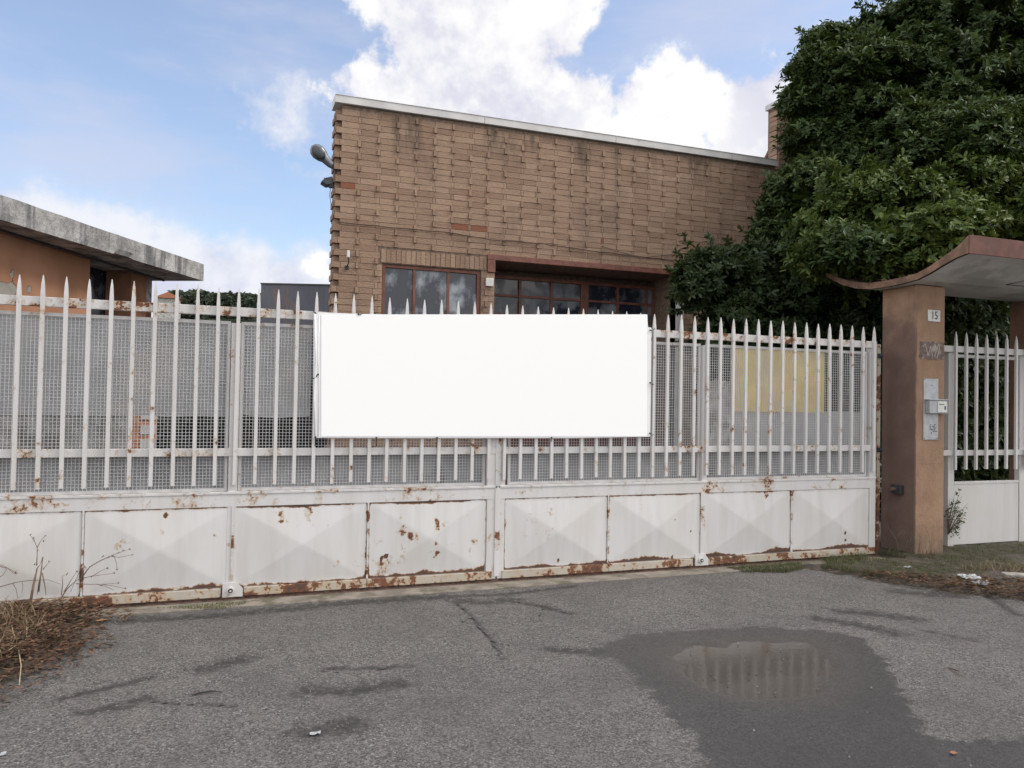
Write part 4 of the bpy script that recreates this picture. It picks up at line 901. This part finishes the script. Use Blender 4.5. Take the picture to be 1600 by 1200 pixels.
tag(mesh_np('dead_leaves', V, F_, M['dryleaf']), 'reddish dead leaves along the asphalt edge at the right', 'leaves', kind='stuff')
V, F_ = dleaves(G([(1070,1000),(1290,1000),(1300,1080),(1080,1060)]), 46, pz+.0005, (.004,.010)); V = [(a, b_, min(c, pz+.006)) for a, b_, c in V]
tag(mesh_np('floating_leaves', V, F_, M['dryleaf']), 'specks of leaf and grit lying in the puddle', 'leaves', kind='stuff')
# scattered pebbles
V = []; F_ = []
for x, y in scatter([(-.6,-3.4),(4.5,-4.5),(6.,-2.2),(4.8,-.5),(-.4,-.4)], 420):
    r = random.choice([.002,.0025,.003,.005]); o = len(V); z = .004; V += [(x-r,y-r,z-.004),(x+r,y-r,z-.004),(x+r,y+r,z-.004),(x-r,y+r,z-.004),(x,y,z+r)]; F_ += [(o,o+1,o+4),(o+1,o+2,o+4),(o+2,o+3,o+4),(o+3,o,o+4)]
tag(mesh_np('loose_grit', V, F_, simple('grit', (.13,.12,.11), .9, var=.6, sc=50)), 'loose grit scattered over the asphalt', 'grit', kind='stuff')

# dead weed stalks at the left
DW = thing('dead_weed', 'dry branching dead weed in front of the gate at the left', 'weed', tuple(gz(45,945)))
def stalk(g, px, Y0, r0, r1=.0012):
    pts = [at(x, y, Y0+(k*.01)) for k, (x, y) in enumerate(px)]; n_ = len(pts); r0 *= 1.5; g.tube(pts, [r0+(r1-r0)*i/(n_-1) for i in range(n_)], 5); return pts
sg = MB()
for px, r in [([(45,955),(52,915),(58,888),(63,882)], .007), ([(60,925),(64,895),(67,870),(63,882)], .004), ([(57,884),(58,870),(58,856),(54,846),(53,841)], .0022), ([(58,856),(62,848),(66,842),(71,837)], .0016), ([(53,846),(50,840),(47,836)], .0012),
              ([(67,890),(72,884),(77,878)], .002), ([(50,945),(70,945),(95,935),(105,920),(118,908),(128,902)], .005), ([(128,902),(140,886),(155,877),(172,869),(185,864),(202,858)], .003), ([(172,869),(185,871),(207,867)], .0016), ([(178,868),(182,880),(183,890)], .0012),
              ([(122,905),(145,900),(158,892),(167,888)], .0018), ([(140,901),(160,898),(179,896)], .0014), ([(118,912),(140,913),(160,913),(184,911)], .0018), ([(150,913),(165,916),(178,922)], .0012), ([(160,913),(180,916),(196,920)], .0012), ([(128,903),(131,893),(132,886)], .0012),
              ([(0,917),(25,910),(45,907),(75,906),(95,913)], .002), ([(66,895),(70,915),(72,930)], .003), ([(96,930),(98,910),(97,900),(104,898)], .002), ([(64,895),(60,915),(58,930)], .003), ([(100,925),(112,905),(120,893)], .002),
              ([(0,885),(12,888),(22,896)], .002), ([(-10,880),(5,884),(24,894)], .0014), ([(-5,905),(5,898),(10,890)], .002), ([(20,912),(25,920),(28,935)], .0015), ([(35,910),(36,918),(34,926)], .0012), ([(110,925),(130,880),(135,890)], .001)]:
    stalk(sg, px, -.16, r)
sd_ = sg
for (x, y) in [(47,836),(53,841),(71,837),(77,878),(202,858),(207,867),(183,890),(167,888),(179,896),(184,911),(196,920),(132,886),(104,898),(24,894),(10,890),(54,882),(57,883),(160,870),(185,864),(176,869),(143,902),(158,915),(24,896),(68,846),(120,893),(170,871),(192,860)]:
    c = at(x, y, -.14)
    for q in range(4): sd_.tube([c, c+Vector((random.uniform(-.012,.012),random.uniform(-.01,.01),random.uniform(-.006,.014)))], [.0035,.0008], 4)
sg.build('stem', M['stalk'], DW, smooth=True)
DW2 = MB()
for px in [[(12,955),(20,985),(28,1010),(33,1040),(30,1070)],[(0,1022),(15,1015),(28,1006)],[(-5,965),(8,950),(16,962)],[(40,960),(42,985),(41,1000)]]:
    DW2.tube([gz(x, y, .07+.03*(k % 2)) for k, (x, y) in enumerate(px)], .0028, 5)
tag(DW2.build('dry_straw', M['straw'], smooth=True), 'pale bent straws lying over the leaf bank', 'straw')
# small plant at the pillar and small gate
SPt = thing('wall_weed', 'small leafy weed growing between pillar and small gate', 'plant', (6.92,-.05,.2))
wm = MB(); tips = []; axs = []
base = at(1481,835,-.06)
for (x, y) in [(1492,771),(1503,775),(1512,786),(1508,795),(1499,790),(1490,785),(1505,808),(1497,818),(1487,805),(1510,803),(1494,832),(1500,822),(1486,795),(1484,778),(1500,768)]:
    c = at(x, y, -.08+random.uniform(-.04,.04)); wm.tube([base, (base+c)/2+Vector((-.01,0,.02)), c], [.004,.003,.0012], 5)
    for q in range(5): tips.append(tuple(base+(c-base)*random.uniform(.55,1.02)+Vector((random.uniform(-.02,.02),random.uniform(-.02,.02),random.uniform(-.02,.02))))); axs.append((random.uniform(-.5,1),random.uniform(-1,.3),random.uniform(.2,1)))
wm.build('stem', M['stalk'], SPt, smooth=True)
V, F_ = foliage(np.array(tips), np.array(axs), L=(.022,.036), wd_=.5, per=4); mesh_np('leaves', V, F_, m_leaf('weed_leaf', [(.05,.075,.04),(.08,.11,.06),(.11,.14,.07)]), SPt)
# wispy dead weeds in front of pillar
wv_ = MB()
for k in range(16):
    b0 = Vector((random.uniform(6.1,6.45), random.uniform(-.5,-.3), .02)); e = b0+Vector((random.uniform(-.12,.12), random.uniform(-.1,.08), random.uniform(.15,.42))); m_ = (b0+e)/2+Vector((random.uniform(-.04,.04),0,.03))
    wv_.tube([b0, m_, e], [.0022,.0016,.0006], 4); wv_.tube([m_, m_+Vector((random.uniform(-.07,.07),0,random.uniform(.04,.1)))], [.0012,.0005], 4)
tag(wv_.build('dry_stalks', M['stalk'], smooth=True), 'thin dry stalks at the foot of the brown pillar side', 'weed')
# litter
def crumple(name, c, sx, sy, h, mt, label, cat, n_=7):
    V = []; 
    for i in range(n_):
        for k in range(n_): u, v = i/(n_-1)-.5, k/(n_-1)-.5; e = 1+.35*noise.noise(Vector((math.atan2(v,u)*1.3, c[0]*3, 0))); V.append((c[0]+sx*u*e, c[1]+sy*v*e+.1*sx*u, c[2]+.004+h*abs(noise.noise(Vector((u*5+c[0]*9, v*5, c[1])))))) 
    Fs = [(i*n_+k, (i+1)*n_+k, (i+1)*n_+k+1, i*n_+k+1) for i in range(n_-1) for k in range(n_-1)]
    o = MB().add(V, Fs).build(name, mt); so_ = o.modifiers.new('s', 'SOLIDIFY'); so_.thickness = .0012; return tag(o, label, cat)
c = gz(1516,913); crumple('plastic_scrap', (c.x,c.y,.05), .16, .14, .05, M['paper'], 'crumpled grey-white plastic scrap in the leaves at the right', 'litter')
c = gz(1535,921); crumple('plastic_scrap', (c.x,c.y,.045), .14, .12, .03, simple('grey_film', (.30,.31,.33), .4), 'greyer plastic film beside the white scrap', 'litter')
c = gz(1419,896); crumple('paper_scrap', (c.x,c.y,.05), .06, .05, .02, M['paper'], 'small white paper scrap on the verge edge below the pillar', 'litter', 5)
c = gz(1438,907); crumple('paper_scrap', (c.x,c.y,.02), .06, .04, .02, M['paper'], 'thin white scrap on the red leaves right of the paper scrap', 'litter', 5)
c = gz(492,1147); crumple('paper_scrap', (c.x,c.y,.0), .045, .03, .008, M['paper'], 'white scrap lying in a dark hollow of the asphalt', 'litter', 5)
c = gz(5,1179); crumple('paper_scrap', (c.x,c.y,.0), .02, .03, .004, M['paper'], 'tiny white scrap at the lower left corner of the asphalt', 'litter', 5)
c = gz(158,971); crumple('dry_leaf', (c.x,c.y,.004), .07, .04, .015, simple('orange_leaf', (.36,.20,.11), .8), 'single orange-brown leaf on the asphalt edge at the left', 'leaf', 5)
c = gz(1490,1179); crumple('dry_leaf', (c.x,c.y,.004), .03, .02, .006, simple('red_leaf', (.30,.13,.08), .8), 'small reddish leaf on the wet asphalt at lower right', 'leaf', 5)
tag(MB().tube([gz(300,1086,.006), gz(315,1082,.010), gz(330,1080,.012), gz(347,1081,.006)], [.003,.005,.005,.002], 6).build('twig', M['black'], smooth=True), 'short black curved twig on the asphalt at lower left', 'twig')
tag(MB().tube([gz(1481,1042,.006), gz(1493,1050,.010), gz(1507,1057,.006)], [.002,.003,.001], 5).build('twig', M['stalk'], smooth=True), 'thin twig on the dry asphalt right of the wet patch', 'twig')
